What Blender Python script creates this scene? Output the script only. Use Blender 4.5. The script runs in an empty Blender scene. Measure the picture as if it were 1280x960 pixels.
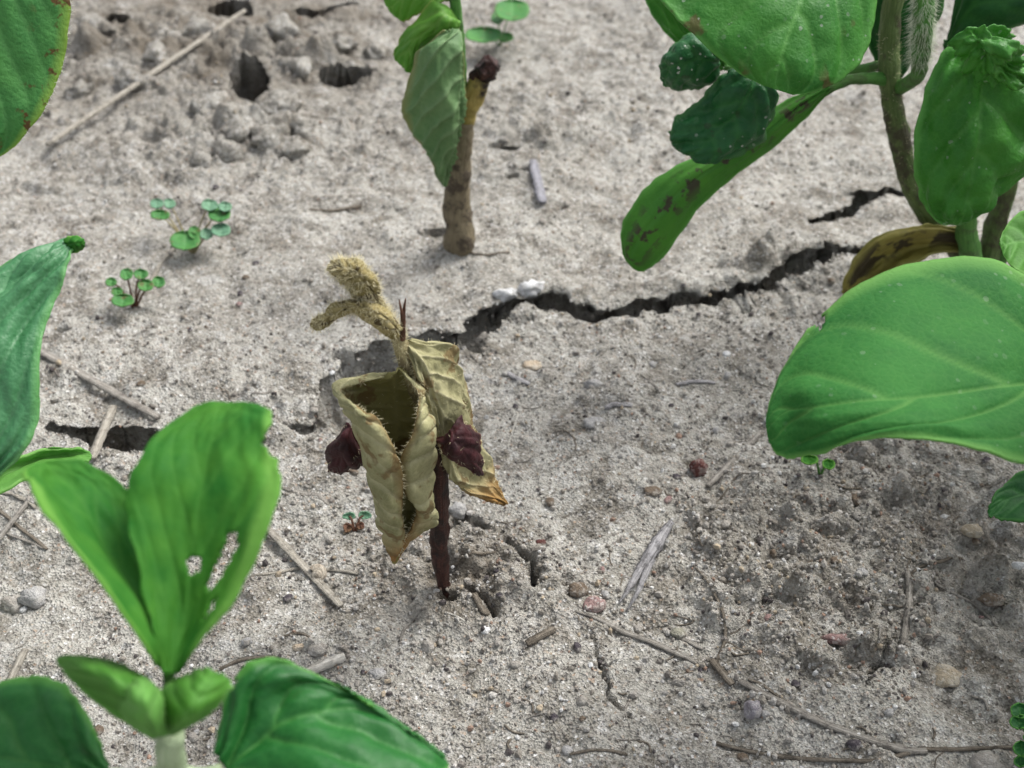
import bpy, math, random
import numpy as np
from mathutils import Vector

random.seed(7)
RNG = np.random.default_rng(11)
scene = bpy.context.scene

# ------------------------------------------------------------------ camera
# lengths below are centimetres unless a name says otherwise; CM turns them into metres
CM = 0.01
HCAM = 14.1
PITCH = math.radians(40.0)
FPX = 1545.0
cp, sp = math.cos(PITCH), math.sin(PITCH)
cam_d = bpy.data.cameras.new("camera")
cam = bpy.data.objects.new("camera", cam_d)
scene.collection.objects.link(cam)
cam.location = (0, 0, HCAM * CM)
cam.rotation_euler = (math.pi / 2 - PITCH, 0, 0)
cam_d.sensor_width = 36.0
cam_d.lens = 36.0 * FPX / 1280.0
cam_d.clip_start = 0.005
cam_d.clip_end = 400.0
cam_d.dof.use_dof = True
cam_d.dof.focus_distance = 0.165
cam_d.dof.aperture_fstop = 40.0
scene.camera = cam

# ------------------------------------------------------------------ sky and sun
SUN_EL, SUN_AZ = math.radians(54), math.radians(52)      # azimuth from +Y towards +X
world = bpy.data.worlds.new("World")
scene.world = world
world.use_nodes = True
wn = world.node_tree
wn.nodes.clear()
sky = wn.nodes.new("ShaderNodeTexSky")
sky.sky_type = 'NISHITA'
sky.sun_disc = False
sky.sun_elevation = SUN_EL
sky.sun_rotation = SUN_AZ
sky.air_density = 1.0
sky.dust_density = 4.0
hs = wn.nodes.new("ShaderNodeHueSaturation")
hs.inputs["Saturation"].default_value = 0.30
bg = wn.nodes.new("ShaderNodeBackground")
bg.inputs["Strength"].default_value = 0.12
wo = wn.nodes.new("ShaderNodeOutputWorld")
wn.links.new(sky.outputs[0], hs.inputs["Color"])
wn.links.new(hs.outputs[0], bg.inputs["Color"])
wn.links.new(bg.outputs[0], wo.inputs["Surface"])
sun_d = bpy.data.lights.new("sun", 'SUN')
sun_d.energy = 1.5
sun_d.angle = math.radians(26)
sun_d.color = (1.0, 0.985, 0.945)
sun = bpy.data.objects.new("sun", sun_d)
scene.collection.objects.link(sun)
sd = Vector((math.sin(SUN_AZ) * math.cos(SUN_EL), math.cos(SUN_AZ) * math.cos(SUN_EL), math.sin(SUN_EL)))
sun.rotation_euler = (-sd).to_track_quat('-Z', 'Y').to_euler()
sun.location = (0, 0, 2)
scene.view_settings.view_transform = 'Standard'
scene.view_settings.look = 'None'
scene.view_settings.exposure = 1.1
scene.view_settings.gamma = 1.0

# ------------------------------------------------------------------ picture <-> place
def ray(px, py):
    a = (px - 640.0) / FPX
    b = (py - 480.0) / FPX
    # direction, camera at (0,0,HCAM)
    return np.array([a, cp - b * sp, -sp - b * cp])

def onY(px, py, Y):
    r = ray(px, py)
    k = Y / r[1]
    return np.array([0, 0, HCAM]) + r * k

def onZ(px, py, Z):
    r = ray(px, py)
    k = (Z - HCAM) / r[2]
    return np.array([0, 0, HCAM]) + r * k

def G(px, py):
    return onZ(px, py, 0.0)[:2]

def to_px(P):
    P = np.asarray(P)
    x, y, z = P[..., 0], P[..., 1], P[..., 2] - HCAM
    d = y * cp - z * sp
    u = y * sp + z * cp
    return np.stack([640 + FPX * x / d, 480 - FPX * u / d], -1)

# ------------------------------------------------------------------ noise
def _h(ix, iy, seed):
    n = (ix.astype(np.int64) * 374761393 + iy.astype(np.int64) * 668265263 + seed * 1442695041) & 0xffffffff
    n = ((n ^ (n >> 13)) * 1274126177) & 0xffffffff
    n = n ^ (n >> 16)
    return n

def noise2(x, y, seed=0):
    x = np.asarray(x, dtype=np.float64); y = np.asarray(y, dtype=np.float64)
    ix = np.floor(x); iy = np.floor(y)
    fx = x - ix; fy = y - iy
    u = fx * fx * fx * (fx * (fx * 6 - 15) + 10)
    v = fy * fy * fy * (fy * (fy * 6 - 15) + 10)
    ix = ix.astype(np.int64); iy = iy.astype(np.int64)
    def g(dx, dy):
        a = _h(ix + dx, iy + dy, seed) * (2 * np.pi / 4294967296.0)
        return np.cos(a) * (fx - dx) + np.sin(a) * (fy - dy)
    n0 = g(0, 0) * (1 - u) + g(1, 0) * u
    n1 = g(0, 1) * (1 - u) + g(1, 1) * u
    return (n0 * (1 - v) + n1 * v) * 1.5

def fbm(x, y, seed=0, octaves=4, gain=0.5):
    s = 0; a = 1
    for i in range(octaves):
        s = s + a * noise2(x * 2 ** i, y * 2 ** i, seed + i * 17)
        a *= gain
    return s

def sstep(a, b, x):
    t = np.clip((x - a) / (b - a), 0, 1)
    return t * t * (3 - 2 * t)

# ------------------------------------------------------------------ material helpers
class NT:
    def __init__(self, name):
        self.m = bpy.data.materials.new(name)
        self.m.use_nodes = True
        self.t = self.m.node_tree
        self.t.nodes.clear()
        self.out = self.n("ShaderNodeOutputMaterial")
    def n(self, kind, **kw):
        nd = self.t.nodes.new(kind)
        for k, v in kw.items():
            setattr(nd, k, v)
        return nd
    def l(self, a, b):
        self.t.links.new(a, b)
    def val(self, sock, v):
        if isinstance(v, (int, float)):
            sock.default_value = v
        elif isinstance(v, tuple):
            sock.default_value = v if len(v) == len(sock.default_value) else tuple(v) + (1,)
        else:
            self.l(v, sock)
    def coord(self):
        return self.n("ShaderNodeTexCoord").outputs["Object"]
    def noise(self, vec, scale, detail=4, rough=0.55, dist=0.0):
        nd = self.n("ShaderNodeTexNoise")
        self.l(vec, nd.inputs["Vector"])
        nd.inputs["Scale"].default_value = scale
        nd.inputs["Detail"].default_value = detail
        nd.inputs["Roughness"].default_value = rough
        nd.inputs["Distortion"].default_value = dist
        return nd
    def vor(self, vec, scale, feature='F1', rand=1.0):
        nd = self.n("ShaderNodeTexVoronoi")
        nd.feature = feature
        self.l(vec, nd.inputs["Vector"])
        nd.inputs["Scale"].default_value = scale
        nd.inputs["Randomness"].default_value = rand
        return nd
    def ramp(self, fac, stops):
        nd = self.n("ShaderNodeValToRGB")
        e = nd.color_ramp.elements
        while len(e) < len(stops):
            e.new(0.5)
        for i, (p, c) in enumerate(stops):
            e[i].position = p
            e[i].color = (c, c, c, 1) if isinstance(c, (int, float)) else tuple(c) + (1,)
        self.l(fac, nd.inputs["Fac"])
        return nd.outputs["Color"]
    def mix(self, fac, a, b, blend='MIX'):
        nd = self.n("ShaderNodeMix", data_type='RGBA', blend_type=blend)
        self.val(nd.inputs[0], fac)
        self.val(nd.inputs[6], a)
        self.val(nd.inputs[7], b)
        return nd.outputs[2]
    def math(self, op, a, b=0.0, c=None, clamp=False):
        nd = self.n("ShaderNodeMath", operation=op, use_clamp=clamp)
        self.val(nd.inputs[0], a)
        self.val(nd.inputs[1], b)
        if c is not None:
            self.val(nd.inputs[2], c)
        return nd.outputs[0]
    def attr(self, name):
        nd = self.n("ShaderNodeAttribute", attribute_name=name)
        return nd
    def bump(self, height, dist, strength=1.0, prev=None):
        nd = self.n("ShaderNodeBump")
        nd.inputs["Strength"].default_value = strength
        nd.inputs["Distance"].default_value = dist
        self.l(height, nd.inputs["Height"])
        if prev is not None:
            self.l(prev, nd.inputs["Normal"])
        return nd.outputs["Normal"]
    def principled(self, color, rough=0.8, normal=None, spec=0.3, surface=True):
        b = self.n("ShaderNodeBsdfPrincipled")
        self.val(b.inputs["Base Color"], color)
        self.val(b.inputs["Roughness"], rough)
        b.inputs["Specular IOR Level"].default_value = spec
        if normal is not None:
            self.l(normal, b.inputs["Normal"])
        if surface:
            self.l(b.outputs[0], self.out.inputs["Surface"])
        return b

def rgb(r, g, b):
    f = lambda c: (c / 255 / 12.92) if c / 255 < 0.04045 else ((c / 255 + 0.055) / 1.055) ** 2.4
    return (f(r), f(g), f(b))

def mat_soil():
    t = NT("soil")
    co = t.coord()
    big = t.noise(co, 22, 5, .65)
    mid = t.noise(co, 110, 6, .68, .6)
    fine = t.noise(co, 900, 4, .7)
    base = t.mix(t.ramp(big.outputs["Fac"], [(.35, 0.0), (.65, 1.0)]), (.32, .305, .268), (.47, .455, .41))
    base = t.mix(t.ramp(mid.outputs["Fac"], [(.40, 1.0), (.52, 0.0)]), base, (.20, .183, .152))
    crust = t.noise(co, 330, 5, .65, .8)
    base = t.mix(t.ramp(crust.outputs["Fac"], [(.54, 0.0), (.64, .6)]), base, (.56, .55, .525))
    base = t.mix(t.ramp(crust.outputs["Fac"], [(.34, .7), (.42, 0.0)]), base, (.13, .115, .09))
    v1 = t.vor(co, 2600)
    r1 = t.n("ShaderNodeSeparateColor"); t.l(v1.outputs["Color"], r1.inputs[0])
    # sand grains of several minerals
    grain = t.ramp(r1.outputs[0], [(0.0, (.05, .045, .045)), (.09, (.09, .08, .075)), (.13, (.30, .28, .25)), (.5, (.37, .34, .305)),
                                   (.78, (.46, .44, .41)), (.84, (.36, .24, .16)), (.88, (.42, .40, .36)), (.93, (.66, .65, .63)), (1.0, (.78, .77, .76))])
    base = t.mix(t.math('MULTIPLY', t.ramp(r1.outputs[1], [(.35, 0.0), (.8, 0.62)]), 1.0), base, grain)
    v2 = t.vor(co, 1150)
    r2 = t.n("ShaderNodeSeparateColor"); t.l(v2.outputs["Color"], r2.inputs[0])
    speck = t.math('MULTIPLY', t.math('GREATER_THAN', r2.outputs[0], .90), t.math('LESS_THAN', v2.outputs["Distance"], .33))
    base = t.mix(t.math('MULTIPLY', speck, .7), base, t.ramp(r2.outputs[1], [(0, (.06, .05, .05)), (.6, (.10, .085, .075)), (.7, (.32, .19, .12)), (.85, (.6, .58, .55)), (1, (.7, .69, .67))]))
    base = t.mix(t.ramp(fine.outputs["Fac"], [(.32, .6), (.48, 0.0)]), base, (.09, .08, .07))
    browning = t.attr("dirt_shade").outputs["Fac"]
    base = t.mix(browning, base, (.14, .115, .085))
    nrm = t.bump(fine.outputs["Fac"], .0009, 1.0)
    nrm = t.bump(v1.outputs["Distance"], .00035, .9, nrm)
    t.principled(base, .95, nrm, .15)
    return t.m

def mat_stone(name, c1, c2, scale=400, speck=.15, rough=.85):
    t = NT(name)
    co = t.coord()
    n = t.noise(co, scale, 5, .65)
    col = t.mix(t.ramp(n.outputs["Fac"], [(.35, 0.0), (.65, 1.0)]), c1, c2)
    v = t.vor(co, 2600)
    r = t.n("ShaderNodeSeparateColor"); t.l(v.outputs["Color"], r.inputs[0])
    col = t.mix(t.math('MULTIPLY', t.math('GREATER_THAN', r.outputs[0], .84), speck), col, (.75, .73, .70))
    col = t.mix(t.math('MULTIPLY', t.math('LESS_THAN', r.outputs[0], .14), speck), col, (.03, .03, .03))
    f = t.noise(co, 1800, 3, .7)
    dn = t.noise(co, 600, 4, .65)
    col = t.mix(t.ramp(dn.outputs["Fac"], [(.50, 0.0), (.62, .5)]), col, (.36, .34, .30))
    nrm = t.bump(f.outputs["Fac"], .0006, 1.0)
    t.principled(col, rough, nrm, .15)
    return t.m

def mat_fibre(name, c1, c2, dark, stretch=12):
    """straw, bark, roots: streaks along the piece (attribute 'st' = along, across)"""
    t = NT(name)
    st = t.attr("st").outputs["Vector"]
    mp = t.n("ShaderNodeMapping"); t.l(st, mp.inputs[0])
    mp.inputs["Scale"].default_value = (1.0, stretch, 1.0)
    n = t.noise(mp.outputs[0], 2.2, 5, .65)
    col = t.mix(t.ramp(n.outputs["Fac"], [(.35, 0.0), (.62, 1.0)]), c1, c2)
    col = t.mix(t.ramp(n.outputs["Fac"], [(.30, .85), (.42, 0.0)]), col, dark)
    co = t.coord()
    g = t.noise(co, 700, 4, .7)
    col = t.mix(t.ramp(g.outputs["Fac"], [(.35, .6), (.5, 0.0)]), col, dark)
    col = t.mix(t.ramp(g.outputs["Fac"], [(.6, 0.0), (.75, .5)]), col, (.42, .40, .36))
    nrm = t.bump(n.outputs["Fac"], .0006, .8)
    t.principled(col, .85, nrm, .2)
    return t.m

def mat_leaf(name, c1, c2, vein, rim=None, back=None, trans=.3, rough=.42, spots=None, spot_amt=0.0, spot_scale=500,
             mott=220, bumpd=.0005, dust=0.0, spot_where=None, tip=None, spec=.28, thr=.60, rim0=.86):
    t = NT(name)
    co = t.coord()
    n = t.noise(co, mott, 4, .6)
    col = t.mix(t.ramp(n.outputs["Fac"], [(.35, 0.0), (.66, 1.0)]), c1, c2)
    cell = t.vor(co, 1100, 'DISTANCE_TO_EDGE')
    col = t.mix(t.ramp(cell.outputs["Distance"], [(0.0, .13), (.10, 0.0)]), col, vein)
    va = t.attr("vein").outputs["Fac"]
    col = t.mix(t.math('MULTIPLY', va, .75), col, vein)
    ed = t.attr("edge").outputs["Fac"]
    if rim:
        col = t.mix(t.ramp(ed, [(rim0, 0.0), (rim0 + .125, .8)]), col, rim)
    if tip:
        ta = t.attr("along").outputs["Fac"]
        tn = t.math('ADD', ta, t.math('MULTIPLY', t.math('SUBTRACT', n.outputs["Fac"], .5), .35))
        col = t.mix(t.ramp(tn, [(.74, 0.0), (.96, .9)]), col, tip)
    if back:
        geo = t.n("ShaderNodeNewGeometry")
        col = t.mix(t.math('MULTIPLY', t.attr("under").outputs["Fac"], .85), col, back)
    if spots:
        s = t.noise(co, spot_scale, 3, .6)
        m = t.ramp(s.outputs["Fac"], [(thr, 0.0), (thr + .05, 1.0)])
        m = t.math('MULTIPLY', m, spot_amt)
        if spot_where == 'edge':
            m = t.math('MULTIPLY', m, t.ramp(ed, [(.55, 0.0), (.8, 1.0)]))
        if spot_where == 'mid':
            m = t.math('MULTIPLY', m, t.ramp(ed, [(.25, 1.0), (.75, 0.1)]))
        col = t.mix(m, col, spots)
    if dust:
        d = t.vor(co, 900)
        dn = t.noise(co, 130, 3, .6)
        dc = t.n("ShaderNodeSeparateColor"); t.l(d.outputs["Color"], dc.inputs[0])
        dsz = t.math('MULTIPLY', t.math('POWER', dc.outputs[0], 3.0), .34)
        d2n = t.noise(co, 2400, 2, .6)
        dd = t.math('ADD', d.outputs["Distance"], t.math('MULTIPLY', t.math('SUBTRACT', d2n.outputs["Fac"], .5), .35))
        dm = t.math('MULTIPLY', t.math('LESS_THAN', dd, dsz), t.ramp(dn.outputs["Fac"], [(.44, 0.0), (.62, dust)]))
        col = t.mix(dm, col, (.55, .55, .52))
    f = t.noise(co, 1400, 3, .6)
    nrm = t.bump(f.outputs["Fac"], bumpd * .3, .5)
    nrm = t.bump(cell.outputs["Distance"], bumpd * .25, .3, nrm)
    b = t.principled(col, t.math('ADD', rough, t.math('MULTIPLY', n.outputs["Fac"], .18)), nrm, spec, surface=False)
    if trans > 0:
        tr = t.n("ShaderNodeBsdfTranslucent")
        hsv = t.n("ShaderNodeHueSaturation")
        hsv.inputs["Saturation"].default_value = 1.1
        hsv.inputs["Value"].default_value = 1.5
        t.l(col, hsv.inputs["Color"])
        t.l(hsv.outputs[0], tr.inputs["Color"])
        t.l(nrm, tr.inputs["Normal"])
        mx = t.n("ShaderNodeMixShader")
        mx.inputs[0].default_value = trans
        t.l(b.outputs[0], mx.inputs[1]); t.l(tr.outputs[0], mx.inputs[2])
        t.l(mx.outputs[0], t.out.inputs["Surface"])
    else:
        t.l(b.outputs[0], t.out.inputs["Surface"])
    return t.m

def mat_stem(name, c1, c2, dark, amt=.5, scale=260, rough=.6, tip=None):
    t = NT(name)
    co = t.coord()
    st = t.attr("st").outputs["Vector"]
    mp = t.n("ShaderNodeMapping"); t.l(st, mp.inputs[0])
    mp.inputs["Scale"].default_value = (1.2, 7.0, 1.0)
    s = t.noise(mp.outputs[0], 2.0, 4, .6)
    col = t.mix(t.ramp(s.outputs["Fac"], [(.35, 0.0), (.65, 1.0)]), c1, c2)
    n = t.noise(co, scale, 4, .65)
    col = t.mix(t.math('MULTIPLY', t.ramp(n.outputs["Fac"], [(.48, 0.0), (.60, 1.0)]), amt), col, dark)
    f = t.noise(co, 1500, 3, .7)
    nrm = t.bump(f.outputs["Fac"], .0005, .8)
    nrm = t.bump(s.outputs["Fac"], .0006, .6, nrm)
    t.principled(col, rough, nrm, .3)
    return t.m

def mat_hair(name, c):
    t = NT(name)
    n = t.noise(t.coord(), 300, 2, .5)
    t.principled(t.mix(n.outputs["Fac"], c, tuple(min(1, k * 1.25) for k in c)), .6, None, .3)
    return t.m

def mat_tint(name):
    t = NT(name)
    co = t.coord()
    c = t.attr("tint").outputs["Color"]
    n = t.noise(co, 1600, 3, .7)
    col = t.mix(t.ramp(n.outputs["Fac"], [(.35, .5), (.6, 0.0)]), c, (.10, .09, .08))
    nrm = t.bump(n.outputs["Fac"], .0004, 1.0)
    t.principled(col, .92, nrm, .2)
    return t.m

# ------------------------------------------------------------------ object helpers
COL = scene.collection
def link(o):
    COL.objects.link(o)
    return o

def tag(o, label=None, cat=None, group=None, kind=None):
    if label: o["label"] = label
    if cat: o["category"] = cat
    if group: o["group"] = group
    if kind: o["kind"] = kind
    return o

def thing(name, label, cat, base, group=None):
    o = link(bpy.data.objects.new(name, None))
    o.empty_display_size = .005
    o.location = tuple(np.asarray(base) * CM)
    tag(o, label, cat, group)
    return o

def make_mesh(name, V, F, mat, parent=None, smooth=True, attrs=None, origin=None):
    """V in world cm; parent is an Empty or a part; origin = where the object's own origin sits (world cm)"""
    V = np.asarray(V, dtype=np.float64)
    if parent is not None:
        o0 = np.array(root_origin(parent))
    else:
        o0 = np.asarray(origin) * CM if origin is not None else np.zeros(3)
    me = bpy.data.meshes.new(name)
    loc = (V * CM - o0)
    if isinstance(F, np.ndarray):
        k = F.shape[1]
        me.vertices.add(len(loc)); me.vertices.foreach_set("co", loc.astype(np.float32).ravel())
        me.loops.add(F.size); me.loops.foreach_set("vertex_index", F.astype(np.int32).ravel())
        me.polygons.add(len(F)); me.polygons.foreach_set("loop_start", (np.arange(len(F)) * k).astype(np.int32))
        me.polygons.foreach_set("loop_total", np.full(len(F), k, dtype=np.int32))
        me.update(calc_edges=True)
    else:
        me.from_pydata(loc.tolist(), [], F)
        me.update()
    me.polygons.foreach_set("use_smooth", [smooth] * len(me.polygons))
    if attrs:
        for k, a in attrs.items():
            a = np.asarray(a, dtype=np.float32)
            if a.ndim == 1:
                at = me.attributes.new(k, 'FLOAT', 'POINT'); at.data.foreach_set("value", a)
            elif k == 'tint':
                at = me.attributes.new(k, 'FLOAT_COLOR', 'POINT')
                at.data.foreach_set("color", np.concatenate([a, np.ones((len(a), 1), np.float32)], 1).ravel())
            else:
                at = me.attributes.new(k, 'FLOAT_VECTOR', 'POINT'); at.data.foreach_set("vector", a.ravel())
    me.materials.append(mat)
    me.validate()
    ob = link(bpy.data.objects.new(name, me))
    if parent is not None:
        ob.parent = parent
    else:
        ob.location = tuple(o0)
    return ob

def root_origin(p):
    while p.parent is not None:
        p = p.parent
    return p.location

def cr(P, n, clamp_idx=None):
    """Catmull-Rom resample along axis 0"""
    P = np.asarray(P, dtype=np.float64)
    m = len(P)
    t = np.linspace(0, m - 1, n)
    i = np.minimum(t.astype(int), m - 2)
    f = (t - i).reshape((-1,) + (1,) * (P.ndim - 1))
    E = np.concatenate([[2 * P[0] - P[1]], P, [2 * P[-1] - P[-2]]])
    p0, p1, p2, p3 = E[i], E[i + 1], E[i + 2], E[i + 3]
    return 0.5 * ((2 * p1) + (-p0 + p2) * f + (2 * p0 - 5 * p1 + 4 * p2 - p3) * f ** 2 + (-p0 + 3 * p1 - 3 * p2 + p3) * f ** 3)

def inside(poly, q):
    poly = np.asarray(poly, float)
    x, y = q[..., 0], q[..., 1]
    r = np.zeros(x.shape, bool)
    j = len(poly) - 1
    for i in range(len(poly)):
        xi, yi = poly[i]; xj, yj = poly[j]
        if yi != yj:
            r ^= ((yi > y) != (yj > y)) & (x < (xj - xi) * (y - yi) / (yj - yi) + xi)
        j = i
    return r

def patch(name, parent, rows, mat, mode='Y', nu=60, nv=41, thick=.018, veins=6, vamp=.018, slope=.35, bulge=.02, crumple=(0, 1),
          holes=(), wob=.004, seed=1, veinw=.12, raised=False, mid=None, under=False, vfade=.55, rim_side=0):
    """leaf blade lofted through rows of control points (pixel x, pixel y, distance or height in cm)"""
    f = onY if mode == 'Y' else onZ
    C = np.array([[f(*p) for p in r] for r in rows])
    P = cr(C, nu)
    P = np.transpose(cr(np.transpose(P, (1, 0, 2)), nv), (1, 0, 2))
    s = np.linspace(0, 1, nu)[:, None] * np.ones((1, nv))
    t = np.linspace(-1, 1, nv)[None, :] * np.ones((nu, 1))
    if mid is not None:
        t = np.clip(np.where(t < mid, (t - mid) / (1 + mid), (t - mid) / (1 - mid)), -1, 1)
    du = np.gradient(P, axis=0); dv = np.gradient(P, axis=1)
    N = np.cross(du, dv)
    ln = np.linalg.norm(N, axis=-1, keepdims=True)
    N = N / np.maximum(ln, 1e-9)
    # make the normal face the camera on average
    view = np.array([0, 0, HCAM]) - P
    if (N * view).sum() < 0:
        N = -N
    at = np.abs(t)
    vein = np.exp(-(at / (veinw * .35)) ** 2) * (1 - .6 * s)
    bul = np.zeros_like(s)
    if veins:
        side = np.where(t > 0, .25, 0.0)
        ph = (s - slope * at ** 1.25) * veins + side + .12 * noise2(s * 3, t * 2 + 7, seed)
        fr = np.abs(ph - np.round(ph))
        ok = sstep(-.02, .06, ph / veins + .08)
        vein = np.maximum(vein, .8 * np.exp(-(fr / veinw) ** 2) * (1 - vfade * at) * ok)
        bul = np.sin(np.pi * np.clip(fr * 2, 0, 1) * .5) * np.minimum(1, (1 - at) * (4 if vfade > .2 else 20)) * np.minimum(1, at * 5)
    disp = (vamp if raised else -vamp) * vein + bulge * bul
    if crumple[0]:
        ca, cs = crumple
        disp = disp + ca * fbm(s * cs * 2, t * cs, seed + 5, 3)
    fade = np.minimum(1, ln[..., 0] / (np.median(ln) * .5))
    P = P + N * (disp * fade)[..., None]
    if wob:
        eo = P - P[:, nv // 2][:, None]
        w = wob * fbm(s * 14, np.sign(t) * 3.3, seed + 9, 3)
        el = np.linalg.norm(eo, axis=-1, keepdims=True)
        P = P + eo / np.maximum(el, 1e-6) * (w * at ** 6)[..., None] * 6
    idx = np.arange(nu * nv).reshape(nu, nv)
    F = np.stack([idx[:-1, :-1], idx[1:, :-1], idx[1:, 1:], idx[:-1, 1:]], -1).reshape(-1, 4)
    V = P.reshape(-1, 3)
    if holes:
        q = to_px(V[F].mean(1))
        q = q + 2.0 * np.stack([noise2(q[:, 0] / 7, q[:, 1] / 7, 3), noise2(q[:, 0] / 7, q[:, 1] / 7, 4)], -1)
        keep = np.ones(len(F), bool)
        for h in holes:
            keep &= ~inside(h, q)
        F = F[keep]
        used = np.unique(F)
        remap = -np.ones(len(V), int); remap[used] = np.arange(len(used))
        F = remap[F]; V = V[used]
        sel = used
    else:
        sel = np.arange(nu * nv)
    edge = np.maximum(at if rim_side == 0 else np.maximum(t * rim_side, 0) * np.minimum(1, .78 + .25 * np.sin(np.pi * s)), np.maximum((s - .94) * 14, 0) * .9)
    # consistent outward side
    n0 = np.cross(V[F[:, 1]] - V[F[:, 0]], V[F[:, 2]] - V[F[:, 0]]).sum(0)
    if (n0 * N.reshape(-1, 3).sum(0)).sum() < 0:
        F = F[:, ::-1]
    ob = make_mesh(name, V, F, mat, parent, True,
                   {'vein': np.clip(vein, 0, 1).ravel()[sel], 'edge': edge.ravel()[sel], 'along': s.ravel()[sel],
                    'under': np.full(len(sel), 1.0 if under else 0.0),
                    'st': np.stack([s * 4, t, 0 * s], -1).reshape(-1, 3)[sel]})
    md = ob.modifiers.new("thickness", 'SOLIDIFY')
    md.thickness = thick * CM
    md.offset = -1
    ob["_grid"] = 0
    del ob["_grid"]
    return ob, P, N

def tube(name, parent, pts, rad, mat, n=None, sides=14, rough=.06, flat=1.0, seed=0, origin=None, ends=True, ridges=0, flat_up=True):
    """pts world cm, rad per control point"""
    pts = np.asarray(pts, float)
    n = n or max(10, 8 * len(pts))
    P = cr(pts, n)
    R = np.interp(np.linspace(0, 1, n), np.linspace(0, 1, len(rad)), rad)
    T = np.gradient(P, axis=0); T /= np.maximum(np.linalg.norm(T, axis=1, keepdims=True), 1e-9)
    up = np.array([0, 0, 1.0])
    if abs(T[:, 2]).mean() > .75:
        up = np.array([0, -1.0, 0])
    A = np.cross(T, up); A /= np.maximum(np.linalg.norm(A, axis=1, keepdims=True), 1e-9)
    B = np.cross(A, T)
    th = np.linspace(0, 2 * np.pi, sides, endpoint=False)
    L = np.concatenate([[0], np.cumsum(np.linalg.norm(np.diff(P, axis=0), axis=1))])
    rr = R[:, None] * (1 + rough * 2 * fbm(L[:, None] / max(.05, np.mean(rad) * 1.6) + seed * 3.1, np.cos(th)[None] * 1.3 + np.sin(th)[None] * 2.1, seed, 3)
                       + ridges * np.cos(th * 5)[None])
    V = P[:, None] + A[:, None] * (rr * np.cos(th)[None])[..., None] + B[:, None] * (rr * flat * np.sin(th)[None])[..., None]
    V = V.reshape(-1, 3)
    F = []
    for i in range(n - 1):
        for j in range(sides):
            k = (j + 1) % sides
            F.append((i * sides + j, i * sides + k, (i + 1) * sides + k, (i + 1) * sides + j))
    st = np.stack([np.repeat(L, sides), np.tile(np.sin(th), n), np.tile(np.cos(th), n)], -1)
    if ends:
        F.append(tuple(range(sides))[::-1])
        F.append(tuple((n - 1) * sides + j for j in range(sides)))
    return make_mesh(name, V, F, mat, parent, True, {'st': st}, origin=origin)

def hairs(name, parent, roots, dirs, length, mat, r=.0028, seed=0):
    """many thin tapering hairs as one part"""
    rg = np.random.default_rng(seed)
    roots = np.asarray(roots); dirs = np.asarray(dirs, float)
    n = len(roots)
    dirs = dirs + rg.normal(0, .35, (n, 3))
    dirs /= np.maximum(np.linalg.norm(dirs, axis=1, keepdims=True), 1e-9)
    ln = length * rg.uniform(.45, 1.2, n)[:, None]
    a = np.cross(dirs, rg.normal(0, 1, (n, 3))); a /= np.maximum(np.linalg.norm(a, axis=1, keepdims=True), 1e-9)
    b = np.cross(dirs, a)
    ring = [roots + r * (a * math.cos(q) + b * math.sin(q)) for q in (0, 2.094, 4.189)]
    bend = rg.normal(0, .12, (n, 3)) * ln
    midp = roots + dirs * ln * .55 + bend * .4
    ring2 = [midp + .6 * r * (a * math.cos(q) + b * math.sin(q)) for q in (0, 2.094, 4.189)]
    tip = roots + dirs * ln + bend
    V = np.concatenate(ring + ring2 + [tip])
    i = np.arange(n)
    F = []
    for j in range(3):
        k = (j + 1) % 3
        F.append(np.stack([j * n + i, k * n + i, (3 + k) * n + i], -1))
        F.append(np.stack([j * n + i, (3 + k) * n + i, (3 + j) * n + i], -1))
        F.append(np.stack([(3 + j) * n + i, (3 + k) * n + i, 6 * n + i], -1))
    ob = make_mesh(name, V, np.concatenate(F), mat, parent)
    ob["kind"] = "stuff"
    return ob

def edge_points(P, N, count, rg, out=.6):
    """points and outward directions along the margin of a patch"""
    nu, nv, _ = P.shape
    R, D = [], []
    for _ in range(count):
        i = rg.integers(1, nu - 1)
        if rg.random() < .5:
            r = P[i, 0]; d = P[i, 0] - P[i, 2]
        else:
            r = P[i, -1]; d = P[i, -1] - P[i, -3]
        d = d / max(np.linalg.norm(d), 1e-9)
        R.append(r); D.append(d * out + N[i, 0] * rg.normal(0, .5))
    return R, D

def face_points(P, N, count, rg, side=0):
    nu, nv, _ = P.shape
    R, D = [], []
    for _ in range(count):
        i = rg.integers(1, nu - 1); j = rg.integers(1, nv - 1)
        s = side or (1 if rg.random() < .5 else -1)
        R.append(P[i, j] + N[i, j] * (0 if s > 0 else -.02)); D.append(N[i, j] * s + rg.normal(0, .4, 3))
    return R, D

def tube_points(pts, rad, count, rg):
    P = cr(pts, 60); R0 = np.interp(np.linspace(0, 1, 60), np.linspace(0, 1, len(rad)), rad)
    T = np.gradient(P, axis=0)
    R, D = [], []
    for _ in range(count):
        i = rg.integers(0, 60)
        d = np.cross(T[i], rg.normal(0, 1, 3)); d /= max(np.linalg.norm(d), 1e-9)
        R.append(P[i] + d * R0[i] * .95); D.append(d + T[i] * 2 * 0)
    return R, D
# ================================================================== GROUND
def axis(lo, hi, step, far, grow=1.22):
    core = list(np.arange(lo, hi + 1e-6, step))
    a, d = [], step
    x = hi
    while x < far:
        d *= grow; x += d; a.append(x)
    b, d = [], step
    x = lo
    while x > -far:
        d *= grow; x -= d; b.append(x)
    return np.array(b[::-1] + core + a)

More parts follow.
